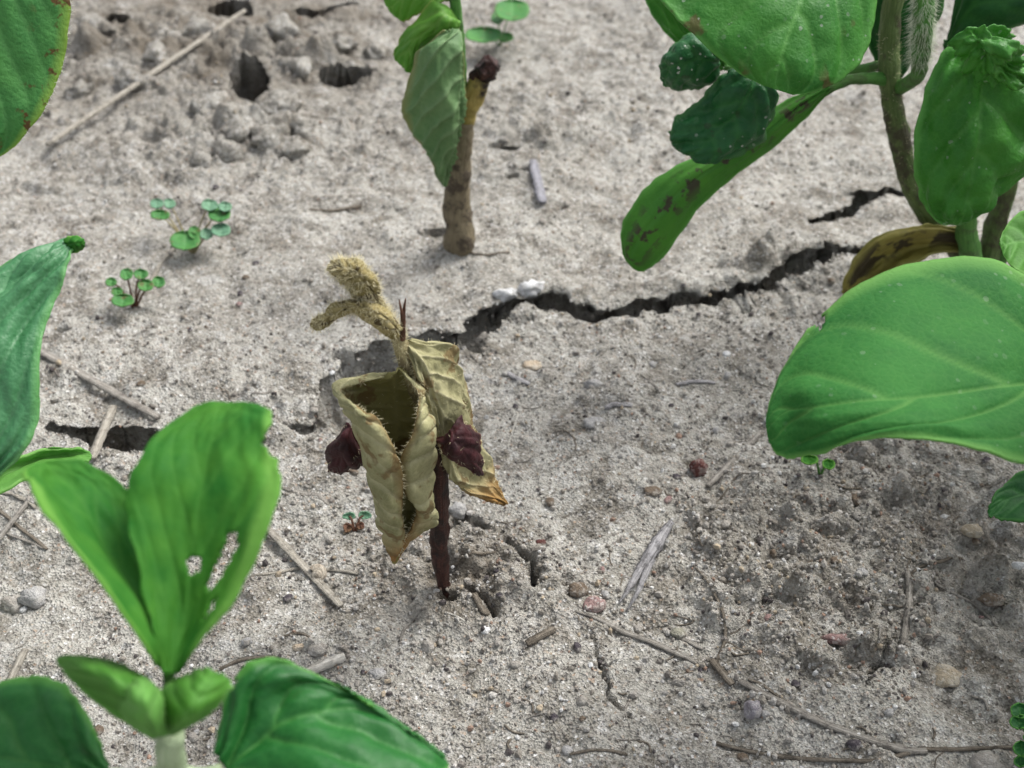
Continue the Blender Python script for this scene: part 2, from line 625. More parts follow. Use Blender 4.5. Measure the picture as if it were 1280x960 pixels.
def yaxis(far):
    ys = [8.2]
    while ys[-1] < 35.5:
        ys.append(ys[-1] + .024 + .0013 * (ys[-1] - 8.2))
    d = .06; x = ys[-1]; a = []
    while x < far:
        d *= 1.22; x += d; a.append(x)
    d = .05; x = ys[0]; b = []
    while x > -far:
        d *= 1.22; x -= d; b.append(x)
    return np.array(b[::-1] + ys + a)

FAR = 6000.0
GX = axis(-15.2, 15.2, .038, FAR)
GY = yaxis(FAR)
X, Y = np.meshgrid(GX, GY)
near = np.exp(-((np.maximum(np.abs(X) - 20, 0) / 12) ** 2 + (np.maximum(np.abs(Y - 20) - 20, 0) / 12) ** 2))

def gauss(px, py, rx, ry):
    """soft spot on the ground around a pixel, radii in cm"""
    c = G(px, py)
    return np.exp(-(((X - c[0]) / rx) ** 2 + ((Y - c[1]) / ry) ** 2))

rough_mask = np.clip(.75 * gauss(250, 70, 5.5, 4.5) + .5 * gauss(330, 190, 3, 2) + .8 * gauss(600, 720, 1.3, 1.0) + .75 * gauss(1100, 640, 3.2, 2.2)
                     + .55 * gauss(1130, 800, 2.6, 1.6) + .35 * gauss(480, 700, 1.0, .8) + .5 * gauss(660, 160, 3, 2) + .5 * gauss(960, 360, 3, 1.2)
                     + .4 * gauss(60, 640, 2, 1.5) + .25 * gauss(900, 40, 6, 3) + .25 * noise2(X / 2.2, Y / 2.2, 31), 0, 1)
H0 = (.16 * fbm(X / 7, Y / 7, 1, 2) + .15 * fbm(X / 2.6, Y / 2.6, 2, 2) + .075 * fbm(X / .8, Y / .8, 3, 3, .6)) * near
H0 += near * rough_mask * (.20 * fbm(X / .9, Y / .9, 21, 4, .6) + .08 * (1 - np.abs(noise2(X / .33, Y / .33, 25))) - .03)
# low raised soil where the clods lie and round the dead stem
H0 += .38 * gauss(300, 165, 1.6, .9) + .22 * gauss(180, 190, 2.2, .8) + .30 * gauss(330, 60, 1.6, 1.6)
H0 += .10 * gauss(545, 735, 1.0, .7) + .14 * gauss(572, 300, 1.1, .9)
H0 += .22 * gauss(330, 455, 2.0, 1.3) + .12 * gauss(760, 460, 3, 1.6) + .12 * gauss(860, 300, 3, 1.6)
H0 += .16 * gauss(1150, 770, 2.5, 1.2) + .25 * gauss(1085, 875, .55, .35)

UX = np.zeros_like(X); UY = np.zeros_like(X)      # sideways shift: undercut walls of cracks and holes
def stamp(cx, cy, r, amp, asp=1.0, rot=0.0, power=.5, seed=0, dent=False, under=0.0):
    i0, i1 = np.searchsorted(GX, [cx - r * 1.8, cx + r * 1.8]); j0, j1 = np.searchsorted(GY, [cy - r * 1.8, cy + r * 1.8])
    if i1 - i0 < 2 or j1 - j0 < 2: return
    x = X[j0:j1, i0:i1] - cx; y = Y[j0:j1, i0:i1] - cy
    c, s = math.cos(rot), math.sin(rot)
    u = (x * c + y * s) / r; v = (-x * s + y * c) / (r * asp)
    q = u * u + v * v + .45 * fbm(x / r * 1.1 + seed * 7.7, y / r * 1.1, seed, 2)
    k = np.clip(1 - q, 0, 1) ** power
    if dent:
        H0[j0:j1, i0:i1] -= amp * k
        if under:
            m = under * np.clip(amp * k / .12, 0, 1) * np.clip(np.hypot(u, v) * 1.6, 0, 1) / np.maximum(np.hypot(x, y), 1e-4)
            UX[j0:j1, i0:i1] += x * m; UY[j0:j1, i0:i1] += y * m
    else:
        H0[j0:j1, i0:i1] += amp * k
# clods
rc = np.random.default_rng(5)
n_ok = 0
while n_ok < 2200:
    cy = rc.uniform(8.5, 35); hw = 4 + cy * .36
    cx = rc.uniform(-hw, hw)
    i = min(len(GX) - 1, np.searchsorted(GX, cx)); j = min(len(GY) - 1, np.searchsorted(GY, cy))
    if rc.random() > .05 + rough_mask[j, i] * .9: continue
    n_ok += 1
    r = .05 + .10 * rc.random() ** 2 + (.22 * rc.random() ** 3 if rough_mask[j, i] > .45 else 0)
    stamp(cx, cy, r, r * rc.uniform(.3, .8), rc.uniform(.6, 1.2), rc.uniform(0, 3), .5, n_ok)
for k in range(2600):
    cy = rc.uniform(8.5, 34) if k % 2 else rc.uniform(15, 34); hw = 4 + cy * .36
    r = .025 + .085 * rc.random() ** 3
    stamp(rc.uniform(-hw, hw), cy, r, r * rc.uniform(.25, .9), rc.uniform(.4, 1), rc.uniform(0, 3), .9, k + 9000, True)
# large clods at the back
for (px, py, r, a) in [(300, 165, .62, .30), (355, 160, .5, .22), (262, 190, .5, .18), (345, 130, .5, .34), (385, 75, .75, .42), (270, 120, .7, .2), (310, 60, .9, .25),
                       (120, 60, .8, .2), (200, 130, .8, .14), (440, 130, .6, .15), (150, 215, .7, .12), (215, 205, .5, .12), (60, 225, .6, .14), (430, 20, .7, .2),
                       (700, 165, .8, .14), (760, 140, .7, .1), (650, 150, .5, .1), (500, 300, .5, .09), (90, 480, .35, .12), (165, 500, .4, .10),
                       (375, 515, .42, .16), (340, 545, .3, .1), (80, 520, .3, .12), (1000, 320, .8, .12), (930, 330, .7, .1), (655, 395, .35, .14), (610, 370, .5, .1)]:
    c = G(px, py)
    stamp(c[0], c[1], r, a, .7, rc.uniform(-.4, .4), .55, px + py)

def seg_dist(x, y, P, W):
    """distance to a polyline and the width there"""
    best = np.full(x.shape, 1e9); w = np.zeros(x.shape); ox = np.zeros(x.shape); oy = np.zeros(x.shape)
    for (a, b, wa, wb) in zip(P[:-1], P[1:], W[:-1], W[1:]):
        d = b - a; L = max((d ** 2).sum(), 1e-9)
        t = np.clip(((x - a[0]) * d[0] + (y - a[1]) * d[1]) / L, 0, 1)
        q = np.hypot(x - a[0] - t * d[0], y - a[1] - t * d[1])
        ww = wa + (wb - wa) * t
        m = (q - ww) < (best - w)
        best = np.where(m, q, best); w = np.where(m, ww, w)
        ox = np.where(m, x - a[0] - t * d[0], ox); oy = np.where(m, y - a[1] - t * d[1], oy)
    return best, w, ox, oy

def crack(pts, depth, edge=.07, warp=.10, wscale=.45, seed=0, lip=0.0, under=0.0, bank=0.0):
    """pts: (pixel x, pixel y, half width cm)"""
    P = np.array([G(p[0], p[1]) for p in pts]); W = [p[2] for p in pts]
    m = 2.0
    i0, i1 = np.searchsorted(GX, [P[:, 0].min() - m, P[:, 0].max() + m]); j0, j1 = np.searchsorted(GY, [P[:, 1].min() - m, P[:, 1].max() + m])
    x = X[j0:j1, i0:i1]; y = Y[j0:j1, i0:i1]
    wx = x + warp * fbm(x / wscale, y / wscale, 51 + seed, 3); wy = y + warp * fbm(x / wscale, y / wscale, 77 + seed, 3)
    d, w, ox, oy = seg_dist(wx, wy, P, W)
    k = sstep(0, 1, (w + (edge * .5 if edge < .1 else .04) - d) / edge) * np.clip(w / .01, 0, 1)
    fl = 1 + .35 * fbm(x / .3, y / .3, 90 + seed, 3)
    H0[j0:j1, i0:i1] -= depth * k * fl
    if under:
        m = under * np.clip(depth * k / .10, 0, 1) * np.clip(d / (w * .6 + .01), 0, 1) / np.maximum(d, 1e-4)
        UX[j0:j1, i0:i1] += ox * m; UY[j0:j1, i0:i1] += oy * m
    if bank:
        H0[j0:j1, i0:i1] += bank * (1 - np.exp(-np.maximum(d - w, 0) / .35)) * np.exp(-(d / .95) ** 2) * sstep(-.05, .12, oy) * (1 - k)
    if lip:
        H0[j0:j1, i0:i1] += lip * np.exp(-((d - w) / .5) ** 2) * (1 - k)

# the long shrinkage crack
crack([(1075, 318, .02), (1030, 326, .07), (985, 342, .11), (960, 360, .06), (905, 372, .10), (850, 382, .07), (800, 386, .10), (745, 396, .15),
       (690, 380, .15), (645, 388, .13), (612, 405, .12), (585, 432, .13), (560, 440, .14), (520, 450, .16)], 1.5, .20, .13, .5, 1, .08, .42, .30)
crack([(540, 440, .22), (500, 455, .38), (455, 470, .45), (432, 500, .34), (422, 528, .20), (400, 536, .06), (360, 540, .04)], 1.1, .30, .16, .6, 2, .08, .22, .15)
crack([(470, 470, .15), (436, 510, .16), (420, 535, .10)], 1.2, .20, .1, .4, 3, 0, .2)
crack([(1150, 236, .03), (1110, 238, .04), (1085, 245, .09), (1065, 258, .09), (1035, 272, .05), (1010, 278, .02)], 1.3, .16, .10, .5, 4, 0, .36)
# the hole under the straw at the left
crack([(60, 545, .04), (100, 548, .12), (140, 552, .20), (175, 556, .22), (200, 555, .14)], 1.3, .22, .10, .4, 5, .05, .36)
crack([(340, 530, .03), (300, 540, .05), (250, 550, .08), (200, 555, .14)], .5, .1, .10, .4, 6)
# hairline cracks
crack([(738, 800, .012), (748, 825, .016), (752, 845, .018), (760, 862, .022), (762, 880, .02), (775, 893, .016), (790, 905, .012)], .22, .035, .05, .18, 7)
crack([(752, 850, .010), (768, 830, .008)], .12, .03, .04, .2, 8)
crack([(633, 680, .03), (648, 692, .035), (664, 703, .05), (669, 722, .05), (668, 740, .04)], .45, .05, .06, .2, 9)
crack([(565, 655, .05), (578, 645, .08), (600, 655, .06), (612, 668, .05)], .5, .06, .06, .2, 10)
crack([(585, 745, .05), (605, 755, .05), (618, 770, .03)], .35, .05, .05, .2, 11)
crack([(1118, 795, .012), (1108, 815, .02), (1100, 832, .018), (1088, 850, .016), (1082, 868, .012)], .25, .035, .05, .2, 12)
crack([(1085, 836, .012), (1102, 838, .02), (1112, 840, .012)], .2, .03, .04, .2, 13)
# deep holes among the clods at the back
for (px, py, rx, dp, asp, rot) in [(312, 108, .42, 1.1, 1.9, .15), (430, 92, .62, 1.0, .6, .1), (335, 55, .55, .8, .6, -.6), (290, 12, .55, 1.0, .9, .1), (395, 18, .5, .8, .5, -.2),
                                   (148, 30, .40, .9, .7, .2), (132, 52, .3, .6, .5, 0), (425, 12, .5, .7, .5, .3), (368, 55, .3, .6, .6, 0),
                                   (636, 190, .22, .7, .5, 0), (622, 184, .2, .35, .4, .2), (640, 225, .12, .4, .7, 0), (655, 220, .10, .3, .7, 0), (545, 293, .3, .35, .5, .3),
                                   (95, 80, .3, .4, .5, 0), (45, 145, .3, .45, .6, 0), (560, 755, .14, .3, .6, .2), (430, 455, .2, .35, .5, 0), (80, 415, .14, .25, .6, 0), (72, 510, .16, .4, .6, 0)]:
    c = G(px, py)
    stamp(c[0], c[1], rx * 1.1, dp * 2.2, asp, rot, .35, px * 3 + py, True, .45 if dp > .5 else 0.0)
# crumbly fine relief
fine = .020 * fbm(X / .22, Y / .22, 61, 3, .6) + .012 * noise2(X / .085, Y / .085, 71)
H0 += fine * near * (.55 + .9 * rough_mask)
HG = H0

def hz(x, y):
    """height of the ground at a place (cm)"""
    i = int(np.clip(np.searchsorted(GX, x) - 1, 0, len(GX) - 2)); j = int(np.clip(np.searchsorted(GY, y) - 1, 0, len(GY) - 2))
    fx = (x - GX[i]) / (GX[i + 1] - GX[i]); fy = (y - GY[j]) / (GY[j + 1] - GY[j])
    return (HG[j, i] * (1 - fx) + HG[j, i + 1] * fx) * (1 - fy) + (HG[j + 1, i] * (1 - fx) + HG[j + 1, i + 1] * fx) * fy

def GP(px, py, up=0.0):
    """the place on the real (uneven) ground that a pixel shows"""
    z = 0.0
    for _ in range(6):
        p = onZ(px, py, z)
        z = .5 * z + .5 * hz(p[0], p[1])
    p = onZ(px, py, z)
    return np.array([p[0], p[1], hz(p[0], p[1]) + up])

M_SOIL = mat_soil()
ny, nx = X.shape
idx = np.arange(nx * ny).reshape(ny, nx)
FQ = np.stack([idx[:-1, :-1], idx[:-1, 1:], idx[1:, 1:], idx[1:, :-1]], -1).reshape(-1, 4)
dirt_shade = np.clip(.75 * gauss(560, 728, 1.1, .75) * (1 + .6 * noise2(X / .25, Y / .25, 58)) + .35 * gauss(1120, 690, 2.5, 2.2) * (1 + noise2(X / .5, Y / .5, 8)) + .62 * gauss(260, 40, 6, 5) * (1 + noise2(X / .8, Y / .8, 18)), 0, .75)  # dirt at dead stem, browner back soil, shade painted in at lower right
ground = make_mesh("ground", np.stack([X + UX, Y + UY, HG], -1).reshape(-1, 3), FQ, M_SOIL, None, True, {'dirt_shade': dirt_shade.ravel()})
ground["kind"] = "structure"

# ------------------------------------------------------------------ crumbs and sand: nobody could count them
def ico():
    p = (1 + 5 ** .5) / 2
    v = np.array([(-1, p, 0), (1, p, 0), (-1, -p, 0), (1, -p, 0), (0, -1, p), (0, 1, p), (0, -1, -p), (0, 1, -p), (p, 0, -1), (p, 0, 1), (-p, 0, -1), (-p, 0, 1)], float)
    v /= np.linalg.norm(v, axis=1, keepdims=True)
    f = np.array([(0, 11, 5), (0, 5, 1), (0, 1, 7), (0, 7, 10), (0, 10, 11), (1, 5, 9), (5, 11, 4), (11, 10, 2), (10, 7, 6), (7, 1, 8), (3, 9, 4), (3, 4, 2), (3, 2, 6), (3, 6, 8), (3, 8, 9), (4, 9, 5), (2, 4, 11), (6, 2, 10), (8, 6, 7), (9, 8, 1)])
    return v, f
IV, IF = ico()
M_TINT = mat_tint("soil_crumb")
rg = np.random.default_rng(3)
NC = 16000
pos = []
while len(pos) < NC:
    y = rg.uniform(8.6, 33) if rg.random() < .45 else rg.uniform(8.6, 19)
    hw = 1.5 + y * .40
    x = rg.uniform(-hw, hw)
    i = min(nx - 1, np.searchsorted(GX, x)); j = min(ny - 1, np.searchsorted(GY, y))
    if rg.random() < .30 + .7 * rough_mask[j, i]:
        pos.append((x, y, HG[j, i], rough_mask[j, i]))
pos = np.array(pos)
rad = .012 + .016 * rg.random(NC) + .035 * rg.random(NC) ** 7 + .02 * pos[:, 3] * rg.random(NC) ** 2
sh = IV[None] * rg.uniform(.7, 1.25, (NC, 12, 1)) * rad[:, None, None] * rg.uniform(.6, 1.2, (NC, 1, 3))
VC = sh + pos[:, None, :3] + np.array([0, 0, 1]) * (rad * .35)[:, None, None]
pal = np.array([(.36, .335, .30), (.42, .40, .37), (.26, .235, .20), (.20, .18, .16), (.62, .61, .59), (.07, .06, .06), (.30, .20, .15), (.40, .33, .24)])
ti = pal[rg.choice(len(pal), NC, p=[.30, .18, .22, .12, .05, .06, .03, .04])] * rg.uniform(.85, 1.15, (NC, 1))
FC = (IF[None] + (np.arange(NC) * 12)[:, None, None]).reshape(-1, 3)
crumbs = make_mesh("soil_crumbs", VC.reshape(-1, 3), FC, M_TINT, None, False, {'tint': np.repeat(ti, 12, 0)})
tag(crumbs, "loose grey sand grains and soil crumbs strewn over the crust", "soil crumbs", kind="stuff")
# ================================================================== PLANT MATERIALS
L_FRONT = mat_leaf("leaf_front", (.026, .150, .020), (.068, .225, .028), (.075, .24, .04), rim=(.17, .37, .07), trans=.36, rough=.55, mott=190, bumpd=.0004, spec=.12, rim0=.74)
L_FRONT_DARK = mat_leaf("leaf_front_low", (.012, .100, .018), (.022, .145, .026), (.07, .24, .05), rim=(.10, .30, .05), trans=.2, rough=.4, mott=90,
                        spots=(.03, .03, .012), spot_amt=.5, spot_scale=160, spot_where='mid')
L_BUD = mat_leaf("leaf_bud", (.05, .18, .02), (.095, .27, .035), (.16, .40, .08), rim=(.22, .46, .12), trans=.35, rough=.5, mott=120)
L_BUD_PALE = mat_leaf("leaf_bud_pale", (.10, .27, .05), (.15, .35, .08), (.2, .4, .12), rim=(.22, .44, .12), trans=.35, rough=.55, spec=.15)
L_BIG = mat_leaf("leaf_big", (.020, .120, .022), (.040, .175, .034), (.12, .28, .07), rim=(.15, .33, .08), trans=.25, rough=.6, mott=110, spec=.14, dust=.12, bumpd=.0008)
L_RIGHT = mat_leaf("leaf_right", (.022, .140, .014), (.048, .205, .022), (.14, .36, .08), rim=(.12, .34, .07), trans=.25, rough=.42, mott=110, dust=.35,
                   spots=(.09, .06, .02), spot_amt=.8, spot_scale=170, spot_where='edge', bumpd=.0008)
L_RIGHT_CLEAN = mat_leaf("leaf_right_clean", (.026, .155, .015), (.056, .23, .024), (.12, .34, .07), rim=(.12, .34, .07), trans=.25, rough=.36, mott=90, dust=.4, bumpd=.0012)
L_CRUMPLED = mat_leaf("leaf_crumpled", (.008, .070, .020), (.016, .105, .028), (.04, .17, .04), rim=(.06, .17, .05), trans=.1, rough=.34, mott=160, dust=1.0, bumpd=.0012,
                      spots=(.03, .025, .02), spot_amt=.5, spot_scale=320)
L_DARK = mat_leaf("leaf_back", (.010, .075, .016), (.018, .11, .02), (.05, .19, .04), rim=(.06, .2, .04), trans=.25, rough=.45)
L_COTYL = mat_leaf("cotyledon", (.036, .16, .013), (.060, .215, .018), (.07, .24, .04), rim=(.10, .30, .05), trans=.12, rough=.48, mott=120,
                   spots=(.045, .035, .022), spot_amt=.95, spot_scale=330, spot_where='mid', thr=.535)
L_YELLOW = mat_leaf("cotyledon_spent", (.20, .17, .035), (.26, .23, .06), (.14, .12, .03), rim=(.26, .25, .07), trans=.08, rough=.6, mott=160,
                    spots=(.035, .026, .014), spot_amt=.95, spot_scale=170, spot_where='mid', thr=.47)
L_LEFT = mat_leaf("leaf_left", (.035, .165, .055), (.065, .23, .09), (.16, .38, .18), rim=(.13, .36, .10), trans=.22, rough=.36, mott=90, bumpd=.001, spec=.55)
L_LEFT_TOP = mat_leaf("leaf_left_top", (.04, .175, .04), (.075, .245, .055), (.15, .38, .12), rim=(.26, .40, .06), trans=.25, rough=.42, mott=120,
                      spots=(.10, .055, .015), spot_amt=1.0, spot_scale=420, spot_where='edge', thr=.57, bumpd=.0012)
L_WILT = mat_leaf("leaf_wilted_underside", (.085, .185, .065), (.15, .255, .105), (.24, .34, .17), rim=(.22, .22, .08), trans=.2, rough=.5, mott=160, bumpd=.0008,
                  spots=(.16, .09, .03), spot_amt=.7, spot_scale=110, spot_where='edge')
L_WILT_TOP = mat_leaf("leaf_wilted_upper", (.07, .22, .022), (.12, .30, .035), (.20, .36, .08), rim=(.26, .30, .08), trans=.3, rough=.45, mott=120)
L_DEAD = mat_leaf("leaf_dead_underside", (.22, .21, .105), (.40, .375, .215), (.50, .46, .29), rim=(.24, .16, .07), trans=.12, rough=.75, mott=150, bumpd=.0012,
                  spots=(.15, .095, .04), spot_amt=.75, spot_scale=260, thr=.54, tip=(.27, .14, .04), spec=.15)
L_DEAD_FRONT = mat_leaf("leaf_dead_rolled", (.20, .195, .095), (.38, .36, .20), (.50, .47, .30), rim=(.20, .13, .05), trans=.10, rough=.75, mott=150, bumpd=.0012,
                        spots=(.15, .095, .04), spot_amt=.75, spot_scale=260, thr=.54, tip=(.25, .12, .035), spec=.15, back=(.20, .185, .065))
L_MAROON = mat_leaf("leaf_dead_maroon", (.012, .005, .006), (.055, .013, .016), (.03, .010, .010), rim=(.11, .045, .03), trans=.03, rough=.5, mott=260, bumpd=.0012, spec=.2)
L_BUD_DEAD = mat_leaf("leaflet_dead", (.20, .165, .065), (.38, .32, .16), (.10, .07, .03), rim=(.46, .41, .22), trans=.1, rough=.8, mott=260, bumpd=.0016,
                      spots=(.06, .04, .02), spot_amt=.9, spot_scale=420, spec=.1, thr=.54)
L_WEED = mat_leaf("weed_leaf", (.05, .19, .05), (.09, .27, .06), (.14, .32, .12), rim=(.12, .24, .08), trans=.25, rough=.5, mott=200, spots=(.20, .08, .06), spot_amt=.5, spot_scale=500)
L_WEED_RED = mat_leaf("weed_leaf_red", (.14, .06, .04), (.17, .13, .05), (.2, .12, .08), trans=.1, rough=.6)
L_WEED_PALE = mat_leaf("weed_leaf_pale", (.12, .26, .16), (.18, .33, .20), (.22, .36, .24), trans=.2, rough=.5)
S_GREEN = mat_stem("stem_green", (.055, .18, .030), (.10, .26, .05), (.06, .045, .03), .45)
S_PALE = mat_stem("stem_pale", (.30, .40, .22), (.42, .50, .32), (.20, .25, .12), .3)
S_SOILED = mat_stem("stem_soiled", (.075, .12, .035), (.13, .18, .06), (.055, .042, .028), .85)
S_BROWN = mat_stem("stem_brown", (.15, .12, .075), (.23, .19, .12), (.06, .045, .032), .9, 340, .75)
S_STUB = mat_stem("stub_yellow", (.30, .22, .055), (.36, .29, .09), (.035, .024, .018), 1.0, 150, .6)
S_MAROON = mat_stem("stem_maroon", (.026, .010, .009), (.075, .028, .020), (.010, .007, .006), .8, 420, .5)
S_TAN = mat_stem("stem_tan", (.30, .25, .12), (.42, .37, .21), (.10, .07, .04), .6, 400, .8)
S_SPIKE = mat_stem("stipule_brown", (.10, .04, .025), (.20, .10, .06), (.03, .015, .01), .5, 400, .7)
HAIR_TAN = mat_hair("hair_tan", (.62, .56, .36))
HAIR_WHITE = mat_hair("hair_white", (.55, .58, .45))
HAIR_DARK = mat_hair("hair_dark", (.10, .06, .04))

def blade(parent, c, yaw, L, W, tilt, mat, seed):
    """leaf blade of the added out-of-frame foliage, at world place c"""
    nu, nv = 36, 25
    s = np.linspace(0, 1, nu)[:, None] * np.ones((1, nv)); t = np.linspace(-1, 1, nv)[None] * np.ones((nu, 1))
    w = W * .5 * np.sin(np.pi * np.clip(s * .96 + .02, 0, 1)) ** .6 * (1.1 - .5 * s)
    x = s * L; y = t * w; z = tilt * s * L - .12 * L * s ** 2 + .12 * np.abs(y) + .05 * fbm(s * 3, t * 2, seed, 2)
    P = np.stack([x * math.cos(yaw) - y * math.sin(yaw), x * math.sin(yaw) + y * math.cos(yaw), z], -1) + c
    i = np.arange(nu * nv).reshape(nu, nv)
    F = np.stack([i[:-1, :-1], i[1:, :-1], i[1:, 1:], i[:-1, 1:]], -1).reshape(-1, 4)
    fr = np.abs(((s - .4 * np.abs(t)) * 5) % 1 - .5)
    v = np.maximum(np.exp(-(t / .05) ** 2), .8 * np.exp(-((.5 - fr) / .06) ** 2))
    o = make_mesh("leaf", P.reshape(-1, 3), F, mat, parent, True, {'vein': v.ravel(), 'edge': np.abs(t).ravel(), 'along': s.ravel(), 'under': np.zeros(nu * nv), 'st': np.stack([s * 4, t, 0 * s], -1).reshape(-1, 3)})
    m = o.modifiers.new("thickness", 'SOLIDIFY'); m.thickness = .02 * CM

# ================================================================== DEAD SEEDLING
b = GP(555, 744)
YD = b[1]
dead = thing("dead_seedling", "withered brown seedling with shrivelled rolled leaves standing by the crack", "seedling", b)
spts = [b + np.array([0.09, 0, -.35]), onY(555, 732, YD), onY(549, 690, YD), onY(549, 620, YD), onY(547, 565, YD), onY(530, 505, YD - .05), onY(510, 460, YD - .1), onY(499, 425, YD - .1), onY(497, 412, YD - .1)]
srad = [.07, .085, .125, .135, .12, .10, .09, .085, .07]
tube("stem", dead, spts[:6], srad[:6], S_MAROON, sides=16, rough=.12, seed=2, ridges=.05)
dsh = tube("shoot", dead, spts[5:], srad[5:], S_TAN, sides=14, rough=.14, seed=4, ridges=.06)
Yd = lambda d: YD - 12.05 + d
rows = [
 [(478,472,11.75),(479,470,11.75),(482,467,11.8),(488,464,11.8),(495,461,11.8),(501,463,11.8),(506,467,11.75),(509,471,11.7),(510,474,11.7)],
 [(426,488,11.45),(422,486,11.45),(419,480,11.6),(452,478,12.0),(493,478,12.1),(516,480,12.0),(530,486,11.75),(528,490,11.6),(523,494,11.55)],
 [(450,508,11.1),(439,508,11.05),(428,503,11.4),(455,508,11.95),(495,512,12.1),(523,510,12.0),(537,510,11.7),(530,513,11.4),(521,517,11.35)],
 [(479,534,11.0),(459,534,10.9),(438,529,11.3),(468,538,11.9),(497,545,12.0),(526,540,11.95),(541,540,11.6),(529,542,11.2),(514,545,11.2)],
 [(501,590,11.05),(479,590,10.9),(456,580,11.3),(476,590,11.8),(499,598,11.9),(526,590,11.9),(541,590,11.6),(520,592,11.15),(499,578,11.15)],
 [(505,632,11.15),(486,636,11.0),(466,628,11.35),(485,638,11.65),(505,642,11.8),(530,636,11.8),(544,626,11.6),(527,632,11.25),(506,612,11.25)],
 [(506,660,11.3),(494,668,11.15),(477,666,11.4),(490,672,11.55),(508,672,11.65),(526,666,11.7),(545,652,11.6),(536,650,11.4),(520,640,11.35)],
 [(503,682,11.4),(497,687,11.35),(485,688,11.45),(492,690,11.5),(502,684,11.55),(509,678,11.6),(515,673,11.6),(512,670,11.55),(508,670,11.5)],
 [(496,698,11.5),(494,701,11.5),(490,702,11.5),(491,703,11.5),(494,704,11.5),(496,702,11.5),(498,699,11.5),(498,697,11.5),(498,697,11.5)]]
rows = [[(p[0], p[1], Yd(p[2])) for p in r] for r in rows]
d1, P1, N1 = patch("leaf", dead, rows, L_DEAD_FRONT, nu=160, nv=81, veins=13, vamp=.034, bulge=-.020, slope=.14, crumple=(.07, 2.6), seed=3, thick=.02, veinw=.085, vfade=.1, raised=True)
# the upper face of the blade (between the rolled margins) stays olive, the rolled-over margins show the pale underside
me = d1.data
a = np.zeros(160 * 81, np.float32).reshape(160, 81)
jj = np.arange(81)[None, :]
a[:] = sstep(22, 30, jj) * (1 - sstep(50, 60, jj))
me.attributes["under"].data.foreach_set("value", a.ravel())
d1["label"] = "rolled olive leaf whose curled margins show the pale underside"
rows = [
 [(502,424,12.0),(505,425,12.0),(508,426,12.0),(512,426,12.0),(516,426,12.05),(518,426,12.1)],
 [(514,455,11.8),(525,450,11.82),(540,443,11.95),(553,434,12.1),(562,428,12.25),(568,434,12.5)],
 [(522,478,11.7),(535,474,11.75),(550,466,11.85),(563,458,12.05),(573,455,12.3),(575,460,12.6)],
 [(530,500,11.65),(543,497,11.7),(558,492,11.8),(572,485,12.0),(580,482,12.3),(582,486,12.6)],
 [(542,530,11.65),(553,530,11.7),(567,525,11.85),(580,518,12.05),(588,512,12.3),(591,518,12.6)],
 [(551,566,11.8),(561,572,11.85),(574,570,12.0),(588,562,12.15),(598,550,12.35),(603,552,12.6)],
 [(560,592,11.95),(570,602,11.95),(586,603,12.1),(600,596,12.25),(609,585,12.4),(614,583,12.6)],
 [(585,616,12.1),(594,620,12.1),(604,619,12.2),(613,614,12.3),(620,606,12.4),(622,602,12.5)],
 [(628,631,12.3),(630,632,12.3),(632,632,12.3),(634,631,12.3),(636,629,12.3),(636,627,12.35)]]
rows = [[(p[0], p[1], Yd(p[2])) for p in r] for r in rows]
d2, P2, N2 = patch("leaf", dead, rows, L_DEAD, nu=140, nv=61, veins=8, vamp=.030, bulge=-.022, slope=.28, crumple=(.07, 2.4), seed=8, mid=-.55, veinw=.075, raised=True)
d2["label"] = "pale tan leaf hanging beside the stem with a curled margin"
rows = [
 [(545,548,11.55),(556,541,11.45),(565,533,11.5),(572,524,11.7),(578,526,11.9)],
 [(547,556,11.45),(558,555,11.3),(570,550,11.3),(584,540,11.5),(590,536,11.8)],
 [(552,566,11.45),(565,570,11.3),(580,566,11.3),(597,555,11.5),(602,552,11.8)],
 [(572,576,11.5),(582,582,11.4),(592,583,11.4),(601,576,11.55),(606,568,11.8)],
 [(592,591,11.6),(594,593,11.6),(597,594,11.6),(600,592,11.65),(602,588,11.75)]]
rows = [[(p[0], p[1], Yd(p[2])) for p in r] for r in rows]
d3, P3, N3 = patch("dried_leaf", dead, rows, L_MAROON, nu=46, nv=37, veins=4, bulge=.02, crumple=(.07, 1.1), seed=12, wob=.008)
d3["label"] = "small dark maroon dried leaf curled beside the stem"
rows = [
 [(428,536,12.2),(434,529,12.1),(440,534,12.0),(446,545,12.0),(452,560,12.1)],
 [(414,552,12.2),(424,549,11.95),(434,553,11.85),(446,566,11.9),(458,578,12.1)],
 [(406,566,12.25),(414,568,11.95),(426,574,11.85),(440,580,11.9),(453,583,12.1)],
 [(406,578,12.3),(412,581,12.05),(421,586,11.95),(430,589,12.0),(438,587,12.1)],
 [(412,588,12.3),(416,590,12.2),(421,592,12.1),(425,594,12.1),(429,592,12.1)]]
rows = [[(p[0], p[1], Yd(p[2])) for p in r] for r in rows]
d4, P4, N4 = patch("dried_leaf", dead, rows, L_MAROON, nu=46, nv=37, veins=4, bulge=.02, crumple=(.06, 1.1), seed=15, wob=.008)
d4["label"] = "small dark maroon dried leaf folded behind the rolled leaf"
pa = [onY(498, 416, YD - .1), onY(488, 398, YD - .15), onY(476, 380, YD - .2), onY(468, 368, YD - .2)]
dpet = tube("petiole", dead, pa, [.065, .055, .05, .045], S_TAN, sides=12, rough=.14, seed=9)
